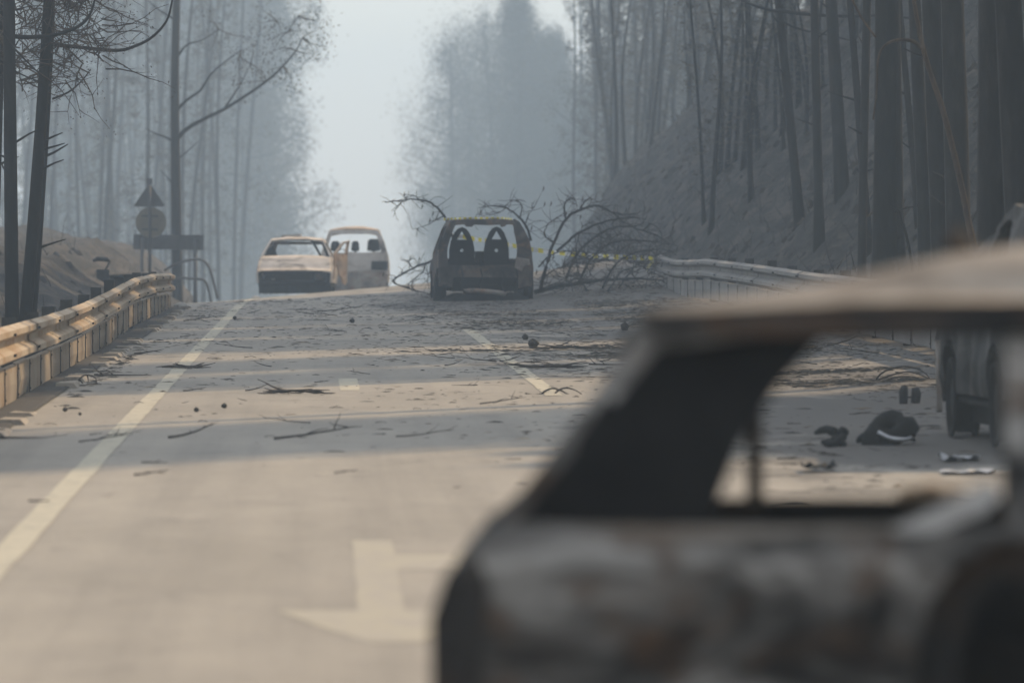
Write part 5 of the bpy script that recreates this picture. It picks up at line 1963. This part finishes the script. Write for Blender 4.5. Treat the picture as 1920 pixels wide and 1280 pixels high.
def rimpart(mb):
    mb.tube(spline([(-0.10, -0.22, 0.10), (-0.02, -0.25, 0.06), (0.08, -0.25, 0.05), (0.13, -0.22, 0.06)], 4), 0.013, 6)


lump('wheel_wreckage', 'charred wheel remains with pale curved rim piece lying left of the dark van', 'wreckage', 1668, 836, [('tyre', tyre, M['soot']), ('scrap', scrap, M['soot']), ('rim', rimpart, M['foil'])])


def crumple(seed, w, l, h, taper=0.6):
    def fn(mb):
        rr = random.Random(seed)
        nx, ny = 7, 4
        for lay in (0, -0.008):
            for j in range(ny):
                for i in range(nx):
                    u, v_ = i / (nx - 1) - 0.5, j / (ny - 1) - 0.5
                    mb.v.append((u * w, v_ * l * (1 - taper * (u + 0.5)), 0.012 + h * (0.5 + noise.noise(Vector((u * 5, v_ * 4, seed)))) + lay))
        N = nx * ny
        for j in range(ny - 1):
            for i in range(nx - 1):
                a = j * nx + i
                mb.f += [(a, a + 1, a + nx + 1, a + nx), (N + a, N + a + nx, N + a + nx + 1, N + a + 1)]
                mb.m += [0, 0]
    return fn


for px, py, sd, w, l, h, lab in ((1800, 868, 1, 0.24, 0.5, 0.05, 'crumpled pale metal sheet on the ground beside the van, the upper of two'), (1815, 892, 2, 0.32, 0.28, 0.03, 'flat strip of pale metal on the ground, the lower of two beside the van')):
    lump('metal_scrap', lab, 'scrap', px, py, [('sheet', crumple(sd, w, l, h), M['foil'])])
lump('metal_scrap', 'small dark burnt scrap lying in the scorched patch left of the charred wheel', 'scrap', 1535, 885, [('sheet', crumple(5, 0.2, 0.4, 0.06), M['soot'])])
lump('burnt_can', 'small upright dark burnt can next to the wire hoops', 'can', 1694, 764, [('body', lambda mb: mb.tube([(0, 0, 0.0), (0.0, 0, 0.10), (0.01, 0, 0.15)], [0.035, 0.04, 0.025], 10), M['post'])])
lump('burnt_can', 'second dark burnt can, right of the other one by the wire hoops', 'can', 1716, 764, [('body', lambda mb: mb.tube([(0, 0, 0.0), (0.01, 0, 0.08), (0.0, 0, 0.13)], [0.038, 0.042, 0.03], 10), M['post'])])


def rock(name, label, px, py, d, r, seed, sq=(1, 1, 0.7)):
    p = at(px, py, d)
    mb = MB()
    tmp = bmesh.new()
    bmesh.ops.create_icosphere(tmp, subdivisions=2, radius=r)
    for v_ in tmp.verts:
        k = 1 + 0.35 * noise.noise(v_.co * (2.0 / r) + Vector((seed, 0, 0)))
        v_.co = Vector((v_.co.x * k * sq[0], v_.co.y * k * sq[1], v_.co.z * k * sq[2]))
    me = bpy.data.meshes.new(name)
    tmp.to_mesh(me)
    tmp.free()
    me.materials.append(M['rock'])
    o = link(name, me, None, (p.x, d, ground_z(p.x, d) + r * 0.35))
    return tag(o, label, 'stone')


rock('stone', 'pale broken stone at the far end of the orange guardrail', 338, 578, 99, 0.13, 3, (1.1, 1, 0.8))
rock('stone', 'small white stone at the left wheel of the ash-pale car', 480, 556, 131, 0.11, 5)

# ---------------------------------------------------------------- smoke haze
top = 0.0
low = 0.0
bpy.context.view_layer.update()
for o in col.objects:
    if o.type == 'MESH':
        for c_ in o.bound_box:
            w = o.matrix_world @ Vector(c_)
            top = max(top, w.z)
            low = min(low, w.z)
hb = MB()
z0, z1 = low - 1.0, top + 0.4
hb.box((0, 565, (z0 + z1) / 2), (1220, 1290, z1 - z0))
hm = bpy.data.materials.new('smoke_haze')
hm.use_nodes = True
hn = hm.node_tree.nodes
hn.clear()
pv = hn.new('ShaderNodeVolumePrincipled')
pv.inputs['Color'].default_value = HAZE_COLOR
pv.inputs['Density'].default_value = HAZE_DENSITY
pv.inputs['Anisotropy'].default_value = HAZE_ANISO
ho = hn.new('ShaderNodeOutputMaterial')
hm.node_tree.links.new(pv.outputs[0], ho.inputs['Volume'])
hb.build('haze', hm, kind='stuff')
print('TOP', round(top, 2), 'LOW', round(low, 2), 'objects', len(col.objects))
